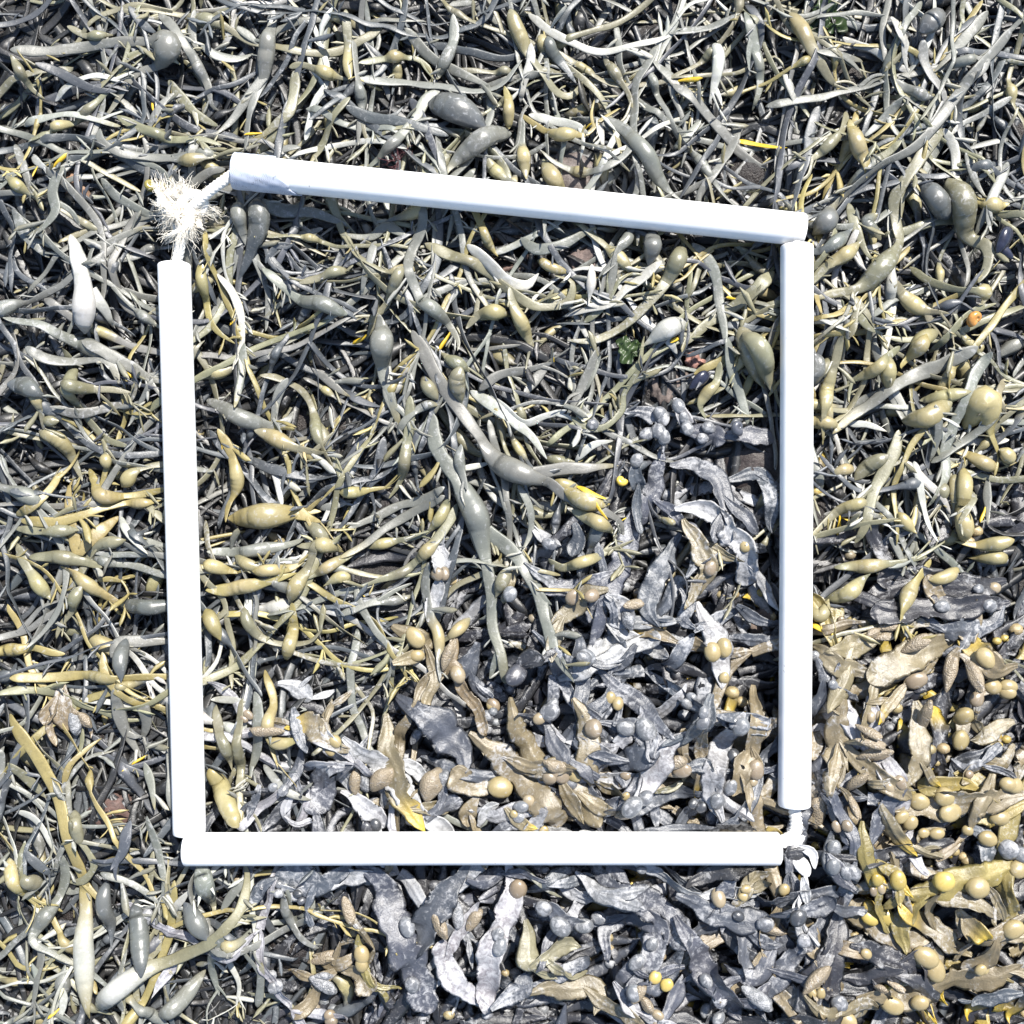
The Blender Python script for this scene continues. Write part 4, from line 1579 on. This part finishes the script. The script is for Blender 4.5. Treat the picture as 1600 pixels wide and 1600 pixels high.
# ------------------------------------------------------------------ single fronds with their parts
def build_frond(f):
    b0 = f['branches'][0]
    loc = b0.P[0].copy()
    nm = 'knotted_wrack_frond' if f['kind'] == 'a' else 'bladder_wrack_frond'
    root = thing(nm, '', 'seaweed', Vector(loc))
    f['root'] = root
    nl = 0
    for b in f['branches']:
        if b.kind == 'a':
            m = 10
            V, c, fr = asco_mesh_data(b, m)
            clampV(V) if not f.get('over') else None
            V = V - loc
            n = len(b.s)
            add('strap', mesh_np('strap', V, ring_quads(n, m, b.inb), c, M_STRAP), root)
            for i0, i1 in b.segs:
                add('bladder', mesh_np('bladder', V[i0 * m:(i1 + 1) * m], ring_quads(i1 - i0 + 1, m), c[i0 * m:(i1 + 1) * m], M_BLAD), root)
            for p, d, L, r in leaf_spots(b, 0 if f['code'] == 'Y' else 25):
                if blocked(p, d, L):
                    continue
                k = rng.integers(6)
                code = f['code']
                if code in 'goyp' and rng.random() < 0.035:
                    code = 'Y'
                elif code == 'd':
                    code = rng.choice(['d', 'g'])
                elif rng.random() < 0.42:
                    code = rng.choice(['p', 'p', 'o', 'y'])
                F3 = frame_of(d, r) * np.array([L, L * rng.uniform(0.75, 1.2), L * rng.uniform(0.8, 1.2)])[None]
                M4 = Matrix([[*F3[i], (p - loc)[i]] for i in range(3)] + [[0, 0, 0, 1]])
                add('leaflet', LEAF_MESH[code, k], root, matrix=M4)
                nl += 1
        else:
            V, c, fr, m = fuc_mesh_data(b)
            clampV(V)
            add('blade', mesh_np('blade', V - loc, ring_quads(len(b.s), m), c, M_BLADE), root)
    for bx, by, dm, bc in f['blads']:
        q = pw(bx, by)
        z = h_low(f, q) + 0.0012
        lim = np.min(pipe_bound(q[None] + dm * 0.5 * np.array([[0, 0], [1, 0], [-1, 0], [0, 1], [0, -1]])))
        z = min(z, lim - dm * 0.35)
        best = min(((np.min(np.sum((b.P[:, :2] - q) ** 2, 1)), b) for b in f['branches']), key=lambda t: t[0])[1]
        i = int(np.argmin(np.sum((best.P[:, :2] - q) ** 2, 1)))
        i = min(i, len(best.P) - 2)
        off = q - best.P[i, :2]
        dd = np.linalg.norm(off)
        mx = max(best.w[i] * 0.30, 0.001)
        if dd > mx:
            q = best.P[i, :2] + off * (mx / dd)
        t = best.P[i + 1] - best.P[i]
        ang = math.atan2(t[1], t[0])
        ln = rng.uniform(1.0, 1.22)
        M4 = Matrix.Translation(Vector(np.r_[q, z] - loc)) @ Matrix.Rotation(ang, 4, 'Z') @ Matrix.Rotation(rng.normal(0, 0.2), 4, 'Y') @ Matrix.Diagonal((dm * ln * 1.05, dm * 0.95, dm * 0.72, 1))
        add('bladder', FBLAD_MESH[bc, int(rng.integers(4))], root, matrix=M4)
    for pxx, pyy, l, wd, a, pc in f['pods']:
        q = pw(pxx, pyy)
        z = max(h_low(f, q), h_at(q[None])[0] - 0.004) + wd * 0.15
        lim = np.min(pipe_bound(q[None] + l * 0.5 * np.array([[0, 0], [1, 0], [-1, 0], [0, 1], [0, -1]])))
        z = min(z, lim - wd * 0.4)
        M4 = Matrix.Translation(Vector(np.r_[q, z] - loc)) @ Matrix.Rotation(math.radians(a), 4, 'Z') @ Matrix.Rotation(rng.normal(-0.1, 0.2), 4, 'Y') @ Matrix.Diagonal((l * 1.05, wd, wd * 0.85, 1))
        add('receptacle', POD_MESH[pc, int(rng.integers(3))], root, matrix=M4)


for f in fronds:
    build_frond(f)

# ------------------------------------------------------------------ labels of the fronds
CWORD = {'g': 'grey', 'o': 'olive grey', 'y': 'yellowish', 'p': 'pale', 'd': 'dark slate', 'Y': 'bright yellow', 'fs': 'slate grey', 'fp': 'whitish dry',
         'fb': 'brown', 'fy': 'olive yellow', 'fY': 'bright yellow', 'fd': 'blackish', 'fo': 'olive', 'fw': 'bleached white'}
NUM = ['no', 'one', 'two', 'three', 'four', 'five', 'six', 'seven', 'eight', 'nine', 'ten']
ORD = ['', 'second', 'third', 'fourth', 'fifth', 'sixth', 'seventh', 'eighth', 'ninth', 'tenth', 'eleventh', 'twelfth', 'thirteenth', 'fourteenth',
       'fifteenth', 'sixteenth', 'seventeenth', 'eighteenth', 'nineteenth', 'twentieth']


def region(px, py):
    """where a frond lies: words, the point its rank is counted from, and that point's name"""
    if 300 < px < 1225 and 330 < py < 1305:
        r = 'top' if py < 650 else ('middle' if py < 980 else 'bottom')
        c = 'left' if px < 600 else ('centre' if px < 920 else 'right')
        m = {'left': ((285, py), 'left pipe'), 'right': ((1243, py), 'right pipe'), 'centre': ((px, 1326), 'bottom pipe')}[c]
        return f'inside frame, {r} {c}', m[0], m[1]
    if py <= 330:
        c = 'left' if px < 560 else ('middle' if px < 960 else 'right')
        return f'above top pipe, {c}', (810, 313), 'pipe centre'
    if py >= 1305:
        c = 'left' if px < 600 else ('middle' if px < 1000 else 'right')
        return f'below bottom pipe, {c}', (760, 1326), 'pipe centre'
    side = 'left' if px < 760 else 'right'
    r = 'upper' if py < 650 else ('middle' if py < 980 else 'lower')
    return f'outside {side} pipe, {r}', (285 if side == 'left' else 1243, 860), 'pipe centre'


buckets = {}
for f in fronds:
    reg, mark, mname = region(f['px'], f['py'])
    nb = min(f['nb'], 10)
    rd = 'round ' if f['kind'] == 'f' else ''
    bl = 'without bladders' if nb == 0 else f"with {NUM[nb]} {rd}bladder{'s' if nb > 1 else ''}"
    head = f"{CWORD[f['code']]} {'weed strap' if f['kind'] == 'a' else 'flat blade'} {bl}"
    f['root']['group'] = 'knotted wrack fronds' if f['kind'] == 'a' else 'bladder wrack fronds'
    d = math.hypot(f['px'] - mark[0], f['py'] - mark[1])
    buckets.setdefault((head, reg, mname), []).append((d, f))
for (head, reg, mname), lst in buckets.items():
    lst.sort(key=lambda t: t[0])
    for k, (d, f) in enumerate(lst):
        o = (ORD[k] + ' ' if k < len(ORD) else 'another ') if k else ''
        f['root']['label'] = f'{head}, {reg}' if len(lst) == 1 else f'{head}, {reg}, {o}nearest {mname}'

# ------------------------------------------------------------------ the quadrat: four white pipes strung on a cord
fr_loc = Vector((0, 0, mean_z - R_PIPE))
quad = thing('quadrat_frame', 'square survey frame of four white plastic pipes strung on a knotted white cord', 'quadrat', fr_loc)


def tube_mesh(name, P, rad, m, mat, twist=0.0, lobes=0, depth=0.0, closed=True):
    P = np.asarray(P, float)
    T, A, B = frames(P, np.zeros(len(P)))
    # parallel transport
    U = [A[0]]
    for k in range(1, len(P)):
        v = U[-1] - T[k] * (U[-1] @ T[k])
        U.append(v / np.linalg.norm(v))
    A = np.array(U)
    B = np.cross(T, A)
    s = np.r_[0, np.cumsum(np.linalg.norm(np.diff(P, axis=0), axis=1))]
    t = np.arange(m) / m * 2 * math.pi
    rr = np.asarray(rad) * np.ones(len(P))
    R = rr[:, None] * (1 + depth * np.cos(lobes * (t[None] - twist * s[:, None])))
    V = P[:, None] + (A[:, None] * np.cos(t)[None, :, None] + B[:, None] * np.sin(t)[None, :, None]) * R[..., None]
    return mesh_np(name, V.reshape(-1, 3), ring_quads(len(P), m), None, mat)


def pipe_mesh(a, b):
    d = b - a
    L = np.linalg.norm(d)
    t = d / L
    R = R_PIPE
    prof = [(0.004, R - 0.0026), (0.0, R - 0.0024), (0.0, R - 0.0016), (0.0006, R - 0.0005), (0.0016, R)]
    seg = np.linspace(0.006, L - 0.006, 24)
    prof += [(x, R) for x in seg]
    prof += [(L - 0.0016, R), (L - 0.0006, R - 0.0005), (L, R - 0.0016), (L, R - 0.0024), (L - 0.004, R - 0.0026)]
    prof = np.array(prof)
    m = 48
    y = np.cross([0, 0, 1.0], t); y /= np.linalg.norm(y)
    z = np.cross(t, y)
    th = np.arange(m) / m * 2 * math.pi
    bow = np.sin(prof[:, 0] / L * math.pi) * 0.0006
    P = a[None] + prof[:, :1] * t[None] + y[None] * bow[:, None]
    V = P[:, None] + (y[None, None] * np.cos(th)[None, :, None] + z[None, None] * np.sin(th)[None, :, None]) * prof[:, 1][:, None, None]
    Q = ring_quads(len(prof), m)
    # inner wall closes the tube back on itself
    n0, n1 = 0, (len(prof) - 1) * m
    j = np.arange(m)
    Q = np.vstack([Q, np.stack([n0 + j, n1 + j, n1 + (j + 1) % m, n0 + (j + 1) % m], -1)])
    return V.reshape(-1, 3), Q


pipe_ob = {}
for k, (a, b) in PIPES.items():
    V, Q = pipe_mesh(a, b)
    pipe_ob[k] = add('pipe', mesh_np('pipe', V - np.array(fr_loc), Q, None, M_PIPE), quad)

# torn wrap of woven tape round the end of the top pipe, with faded print along it
a, b = PIPES['taped']
t = (b - a) / np.linalg.norm(b - a)
y = np.cross([0, 0, 1.0], t); y /= np.linalg.norm(y)
z = np.cross(t, y)
m = 72
th = np.arange(m) / m * 2 * math.pi
fl = np.array(fr_loc)
# the torn edge runs slantwise: long on the shaded flank, short on top
end = 0.044 + 0.012 * np.cos(th - 3.6) + 0.0012 * np.sin(th * 9) + rng.normal(0, 0.0006, m)
rows = []
nr = 14
for k, (u, dr) in enumerate([(-0.001, 0.0002), (-0.001, 0.0014)] + [(q, 0.0014) for q in np.linspace(0.02, 1, nr)] + [(1.0, 0.0001)]):
    rr = R_PIPE + dr + (0.0002 * np.sin(th * 5 + k * 1.3) + 0.00015 * np.sin(th * 11 - k) if dr > 0.001 else 0)
    xx = end * u
    rows.append(a[None] + t[None] * xx[:, None] + (y[None] * np.cos(th)[:, None] + z[None] * np.sin(th)[:, None]) * (np.ones(m) * rr)[:, None])
V = np.vstack(rows)
tape = add('tape_wrap', mesh_np('tape_wrap', V - fl, ring_quads(len(rows), m), None, M_TAPE), pipe_ob['taped'])
# print: a slanting row of short worn strokes
Vp, Qp = [], []
for k in range(30):
    u = 0.010 + k * 0.00105
    if rng.random() < 0.22:
        continue
    an = math.radians(112 + 10 * math.sin(k * 0.4)) - (k - 15) * 0.022 + 0.35
    for q in range(rng.integers(1, 4)):
        w_, h_ = rng.uniform(0.0002, 0.0004), rng.uniform(0.012, 0.05)
        u0 = u + q * 0.0003
        an0 = an + rng.normal(0, 0.02)
        rr = R_PIPE + 0.00205
        o = len(Vp)
        for uu, aa in ((u0, an0), (u0 + w_, an0), (u0 + w_, an0 + h_), (u0, an0 + h_)):
            Vp.append(a + t * uu + (y * math.cos(aa) + z * math.sin(aa)) * rr - fl)
        Qp.append([o, o + 1, o + 2, o + 3])
pr = add('faded_print', mesh_np('faded_print', np.array(Vp), np.array(Qp), None, M_INK), pipe_ob['taped'])
pr['kind'] = 'stuff'


# cord: from the left pipe up to the knot, on to the taped pipe, and across the open corner at lower right
def cord(name, pts, r, parent, per=14):
    q, s, _ = catmull(np.array(pts)[:, :3], per)
    return add(name, tube_mesh(name, q - fl, r, 15, M_CORD, twist=420.0, lobes=4, depth=0.09), parent)


def P3(px, py, z):
    return np.r_[pw(px, py, z), z]


zt = PIPES['taped'][0][2]
zl = PIPES['under_knot'][0][2]
zk = zl + 0.004
rc = 8.2 * S
cord('cord', [P3(273, 440, zl), P3(276, 412, zl), P3(281, 385, zk), P3(285, 355, zk + 0.002), P3(288, 335, zk)], rc, quad)
cord('cord', [P3(292, 330, zk), P3(310, 315, zk + 0.003), P3(330, 297, zk + 0.006), P3(352, 281, zt + 0.002), P3(368, 272, zt), P3(400, 272, zt)], rc, quad)
zr, zb = PIPES['far'][1][2], PIPES['bottom'][1][2]
cord('cord', [P3(1241, 1240, zr), P3(1242, 1262, zr), P3(1244, 1285, zr), P3(1240, 1303, zr), P3(1226, 1314, zb + 0.002), P3(1205, 1318, zb)], rc * 1.25, quad)
cord('cord', [P3(1235, 362, PIPES['taped'][1][2] - 0.003), P3(1243, 372, zr), P3(1245, 400, zr)], rc, quad)
cord('cord', [P3(295, 1280, zb), P3(294, 1306, zb), P3(310, 1324, zb)], rc, quad)
# the knot itself: two interlocked turns of cord
kc = P3(286, 328, zk)
u = np.linspace(0, 2 * math.pi * 1.0, 60)
R1 = 25 * S
trefoil = np.stack([(np.sin(u) + 1.55 * np.sin(2 * u)) * R1 * 0.55, (np.cos(u) - 1.55 * np.cos(2 * u)) * R1 * 0.55, -np.sin(3 * u) * R1 * 0.34], -1) + kc - fl
knot = add('knot', tube_mesh('knot', trefoil, rc * 0.98, 15, M_CORD, twist=420.0, lobes=4, depth=0.09), quad)
# frayed ends bursting out of the knot: hundreds of loose fibres
Vs, Qs, o = [], [], 0


def fibre(P, rad):
    global o
    n_ = len(P)
    T, A, B = frames(P, np.zeros(n_))
    t5 = np.arange(5) / 5 * 2 * math.pi
    V = P[:, None] + (A[:, None] * np.cos(t5)[None, :, None] + B[:, None] * np.sin(t5)[None, :, None]) * rad[:, None, None]
    Vs.append(V.reshape(-1, 3) - fl)
    Qs.append(ring_quads(n_, 5) + o)
    o += n_ * 5


tt = np.linspace(0, 1, 10)
for k in range(52):
    an = [200, 170, 215, 150, 120, 95, 75, 250, 275, 300, 320, 235, 185, 340, 260, 105][k % 16] * math.pi / 180 + rng.normal(0, 0.22)
    el = rng.normal(0.30, 0.35)
    L = float(np.clip(rng.normal(0.0150, 0.004), 0.008, 0.024))
    d = np.array([math.cos(an) * math.cos(el), math.sin(an) * math.cos(el), math.sin(el)])
    side = np.cross(d, rng.normal(0, 1, 3)); side /= np.linalg.norm(side)
    cu = rng.normal(0, 0.5)
    core = kc + rng.normal(0, 0.0075, 3) * np.array([1, 1, 0.6])
    axis = core + d * (tt * L)[:, None] + side * (cu * L * tt ** 2)[:, None]
    axis[:, 2] -= 0.007 * tt ** 2
    fibre(axis[:8], np.interp(tt[:8], [0, 0.5, 0.78], [0.0022, 0.0018, 0.0004]) * rng.uniform(0.7, 1.3))
    for q_ in range(44):
        s2 = rng.normal(0, 1, 3)
        w1 = rng.normal(0, 0.0017, 3)
        ph, fq = rng.uniform(0, 6.28), rng.uniform(6, 16)
        P = axis + w1 * (0.4 + tt)[:, None] + s2 * (0.16 * L * tt ** 2)[:, None] + rng.normal(0, 1, 3) * (0.075 * L * np.sin(tt * fq + ph))[:, None]
        P = core + (P - core) * rng.uniform(0.55, 1.15)
        fibre(P, rng.uniform(0.00014, 0.00034) * (1 - 0.5 * tt))
fray = add('frayed_fibres', mesh_np('frayed_fibres', np.vstack(Vs), np.vstack(Qs), None, M_FRAY), knot)
fray['kind'] = 'stuff'

# ------------------------------------------------------------------ small shore life and stones
def spot_z(px, py, r=0.006):
    q = pw(px, py)
    o = [h_at((q + np.array([dx, dy]) * r)[None])[0] for dx in (-1, 0, 1) for dy in (-1, 0, 1)]
    return q, float(np.percentile(o, 60))


def shell_mesh(name, turns=2.6, m=14, n=70):
    """a flat periwinkle: a tube growing along a tight spiral"""
    u = np.linspace(0, 1, n)
    g = np.exp((u - 1) * 2.5)
    an = u * turns * 2 * math.pi
    P = np.stack([np.cos(an) * g * 0.27, np.sin(an) * g * 0.27, -g * 0.16 + 0.2], -1)
    rad = g * 0.27
    T, A, B = frames(P, np.zeros(n))
    t = np.arange(m) / m * 2 * math.pi
    V = P[:, None] + (A[:, None] * np.cos(t)[None, :, None] + B[:, None] * np.sin(t)[None, :, None]) * rad[:, None, None]
    return V.reshape(-1, 3), ring_quads(n, m)


def periwinkle(px, py, d, col, label, tilt):
    q, zz = spot_z(px, py)
    V, Q = shell_mesh('shell')
    m = plain('periwinkle_shell', col, 0.25, 0.6, noise=0.25, scale=400.0, bump=0.1)
    o = thing('periwinkle', label, 'snail', Vector((q[0], q[1], zz)), 'periwinkles on the weed')
    M4 = Matrix.Translation((0, 0, d * 0.30)) @ Matrix.Rotation(tilt, 4, 'Z') @ Matrix.Rotation(0.5, 4, 'X') @ Matrix.Scale(d * 1.1, 4)
    add('shell', mesh_np('shell', V, Q, None, m), o, matrix=M4)
    # dark mouth of the shell with its horny lid
    Vd, Qd = ellipsoid(5, 12, 7, 0.02)
    mo = add('lid', mesh_np('lid', Vd, Qd, None, plain('shell_lid', tuple(c * 0.3 for c in col), 0.4)), o,
             matrix=M4 @ Matrix.Translation((0.27 * math.cos(2.6 * 2 * math.pi), 0.27 * math.sin(2.6 * 2 * math.pi), 0.04)) @ Matrix.Diagonal((0.42, 0.12, 0.42, 1)))
    return o


periwinkle(1538, 490, 0.0155, (0.42, 0.20, 0.05), 'orange brown periwinkle shell among olive straps beside the right pipe', 0.6)
periwinkle(220, 276, 0.0125, (0.20, 0.17, 0.04), 'olive periwinkle shell above the frayed cord knot, the larger of the pair', 2.0)
periwinkle(244, 283, 0.0105, (0.17, 0.14, 0.03), 'olive periwinkle shell above the frayed cord knot, the smaller of the pair', 1.0)
periwinkle(1156, 665, 0.0150, (0.07, 0.075, 0.09), 'dark slate periwinkle inside the frame near the right pipe', 1.4)
periwinkle(972, 750, 0.0115, (0.50, 0.36, 0.06), 'yellow periwinkle shell at the tip of the long central frond', 2.4)


def mussel(px, py, L, ang, label):
    q, zz = spot_z(px, py)
    o = thing('mussel', label, 'mussel', Vector((q[0], q[1], zz)), 'mussels between the weed')
    mat = plain('mussel_shell', (0.018, 0.020, 0.035), 0.22, 0.6, noise=0.5, scale=160.0, bump=0.12)
    for sg in (1, -1):
        nu, nv = 22, 9
        u = np.arange(nu) / nu * 2 * math.pi
        rr = 0.5 * (1 + 0.25 * np.cos(u)) * np.where(np.cos(u) < 0, 1.0, 0.95)
        ox, oy = np.cos(u) * 0.5, np.sin(u) * 0.5 * 0.52 * (1 + 0.35 * np.cos(u))
        V = []
        for k in range(nv):
            f = k / (nv - 1)
            rad = math.cos(f * math.pi / 2) * 0.98 + 0.02
            V.append(np.stack([ox * rad, oy * rad, np.full(nu, sg * (0.005 + 0.19 * math.sin(f * math.pi / 2)))], -1))
        Q = ring_quads(nv, nu)
        if sg < 0:
            Q = Q[:, ::-1]
        add('valve', mesh_np('valve', np.vstack(V), Q, None, mat), o,
            matrix=Matrix.Translation((0, 0, L * 0.16)) @ Matrix.Rotation(ang, 4, 'Z') @ Matrix.Rotation(0.5, 4, 'X') @ Matrix.Scale(L, 4))


mussel(1578, 370, 0.026, 1.1, 'blue black mussel in the gap between the straps at the photo edge')
mussel(1096, 592, 0.022, 0.7, 'blue black mussel beside the pink pebble inside the frame')
mussel(1585, 385, 0.019, 2.3, 'smaller blue black mussel just under another mussel at the photo edge')


for (px, py, sz, col, lab, fl_, sd, ro, dz), (q, zc_) in zip(STONES, STONE_Z):
    V, Q = ellipsoid(sd, 32, 22, 0.22)
    r = np.random.default_rng(sd)
    kk = r.normal(0, 1, (6, 3)) * 11
    V = V * (1 + 0.035 * sum(np.sin(V @ kk[i] * 1.4 + i) for i in range(6)))[:, None]
    nm = 'pebble' if sz < 0.018 else 'stone'
    ob = add(nm, mesh_np(nm, V, Q, None, plain('stone', col, ro, 0.4, noise=0.45, scale=260.0, bump=0.9)))
    ob.location = (q[0], q[1], zc_)
    ob.scale = (sz, sz * 0.85, sz * fl_)
    ob.rotation_euler = (0.1, 0.1, sd)
    ob['label'] = lab
    ob['category'] = 'stone'

# eroded hollow stump below the top pipe
q, zz = qh, STUMP_Z
nu, nv = 46, 22
u = np.arange(nu) / nu * 2 * math.pi
rows = []
for k in range(nv):
    f = k / (nv - 1)
    rad = 0.030 * (1 - 0.72 * f)
    hgt = 0.010 * math.sin(min(f * 1.7, 1) * math.pi / 2) - 0.020 * max(f - 0.55, 0) / 0.45
    jag = 0.0016 * np.sin(u * 7 + f * 9) + 0.0012 * np.sin(u * 17 - f * 5) + rng.normal(0, 0.0007, nu)
    rows.append(np.stack([np.cos(u) * rad * (1 + 0.2 * np.sin(u * 3 + 1) + 0.1 * np.sin(u * 5)) * 1.3, np.sin(u) * rad * (1 + 0.12 * np.sin(u * 2)), hgt + jag * (1.6 if 0.35 < f < 0.65 else 0.8)], -1))


def stump_mat():
    m, nt, b = new_mat('eroded_stump')
    g = nd(nt, 'ShaderNodeNewGeometry')
    n = nd(nt, 'ShaderNodeTexNoise', Scale=130.0, Detail=6.0, Roughness=0.7)
    nt.links.new(g.outputs['Position'], n.inputs['Vector'])
    c = ramp(nt, n.outputs[0], [(0.35, (0.085, 0.052, 0.045)), (0.52, (0.17, 0.11, 0.09)), (0.62, (0.42, 0.34, 0.27)), (0.75, (0.55, 0.48, 0.40))])
    nt.links.new(c, b.inputs['Base Color'])
    b.inputs['Roughness'].default_value = 0.6
    bp = nd(nt, 'ShaderNodeBump', Strength=1.0, Distance=0.002)
    nt.links.new(n.outputs[0], bp.inputs['Height'])
    nt.links.new(bp.outputs[0], b.inputs['Normal'])
    return m


st = add('rotted_holdfast', mesh_np('rotted_holdfast', np.vstack(rows), ring_quads(nv, nu), None, stump_mat()), loc=(q[0], q[1], zz - 0.002))
st['label'] = 'rotted brown holdfast with a dark hollow and pale crumbs below the top pipe'
st['category'] = 'holdfast'


# scraps of green sea lettuce and tufts of red weed in the gaps
def lettuce(px, py, size, label, seed):
    r = np.random.default_rng(seed)
    q = pw(px, py, 0.03)
    zz = float(ground_z(*q)) + 0.004
    nn = 16
    g = np.linspace(-1, 1, nn)
    X, Y = np.meshgrid(g, g, indexing='ij')
    rr = np.sqrt(X ** 2 + Y ** 2) + 1e-6
    k = np.maximum(np.abs(X), np.abs(Y)) / rr
    edge = 1 + 0.22 * np.sin(np.arctan2(Y, X) * 3 + seed) + 0.1 * np.sin(np.arctan2(Y, X) * 8)
    X2, Y2 = X * k * edge, Y * k * edge
    Zc = 0.16 * np.sin(X * 5 + seed) * np.cos(Y * 4) + 0.10 * np.sin(X * 9 - Y * 7) + 0.05 * r.normal(0, 1, X.shape)
    V = np.stack([X2 * size / 2, Y2 * size / 2, Zc * size * 0.5], -1).reshape(-1, 3)
    ii, jj = np.meshgrid(np.arange(nn - 1), np.arange(nn - 1), indexing='ij')
    q0 = (ii * nn + jj).ravel()
    Q = np.stack([q0, q0 + nn, q0 + nn + 1, q0 + 1], -1)
    n = len(V)
    low = V - np.array([0, 0, 0.0005])
    Q = np.vstack([Q, (Q + n)[:, ::-1]])
    o = add('sea_lettuce', mesh_np('sea_lettuce', np.vstack([V, low]), Q, None, plain('sea_lettuce_skin', (0.026, 0.045, 0.014), 0.4, 0.4, noise=0.4, scale=140.0, bump=0.2)), loc=(q[0], q[1], zz + 0.003))
    o['label'] = label
    o['category'] = 'seaweed'
    o['group'] = 'scraps of sea lettuce'


lettuce(982, 548, 0.022, 'scrap of green sea lettuce beside the bared stone inside the frame', 1)
lettuce(1298, 18, 0.034, 'scrap of dull green sea lettuce in the dark gap at the top edge', 3)


def red_tuft(px, py, size, label, seed):
    r = np.random.default_rng(seed)
    q, zz = spot_z(px, py)
    Vs, Qs, o = [], [], 0

    def twig(p, d, L, rad, lev):
        nonlocal o
        tt = np.linspace(0, 1, 5)
        side = r.normal(0, 1, 3) * 0.3
        P = p + d * (tt * L)[:, None] + side * (L * tt ** 2)[:, None]
        T, A, B = frames(P, np.zeros(5))
        t4 = np.arange(4) / 4 * 2 * math.pi
        V = P[:, None] + (A[:, None] * np.cos(t4)[None, :, None] + B[:, None] * np.sin(t4)[None, :, None]) * (rad * (1 - 0.7 * tt))[:, None, None]
        Vs.append(V.reshape(-1, 3)); Qs.append(ring_quads(5, 4) + o); o += 20
        if lev:
            for _ in range(3):
                dd = d + r.normal(0, 0.6, 3)
                twig(P[r.integers(2, 5)], dd / np.linalg.norm(dd), L * 0.62, rad * 0.65, lev - 1)
    for k in range(9):
        d = np.array([r.normal(0, 1), r.normal(0, 1), abs(r.normal(0.5, 0.3))])
        twig(np.zeros(3), d / np.linalg.norm(d), size * 0.42, 0.0007, 2)
    ob = add('red_weed_tuft', mesh_np('red_weed_tuft', np.vstack(Vs), np.vstack(Qs), None, plain('red_weed', (0.09, 0.032, 0.036), 0.5)), loc=(q[0], q[1], zz + 0.001))
    ob['label'] = label
    ob['category'] = 'seaweed'
    ob['group'] = 'tufts of red weed'


red_tuft(617, 238, 0.022, 'dark red branching tuft just above the top pipe', 1)
print('objects', len(bpy.data.objects))
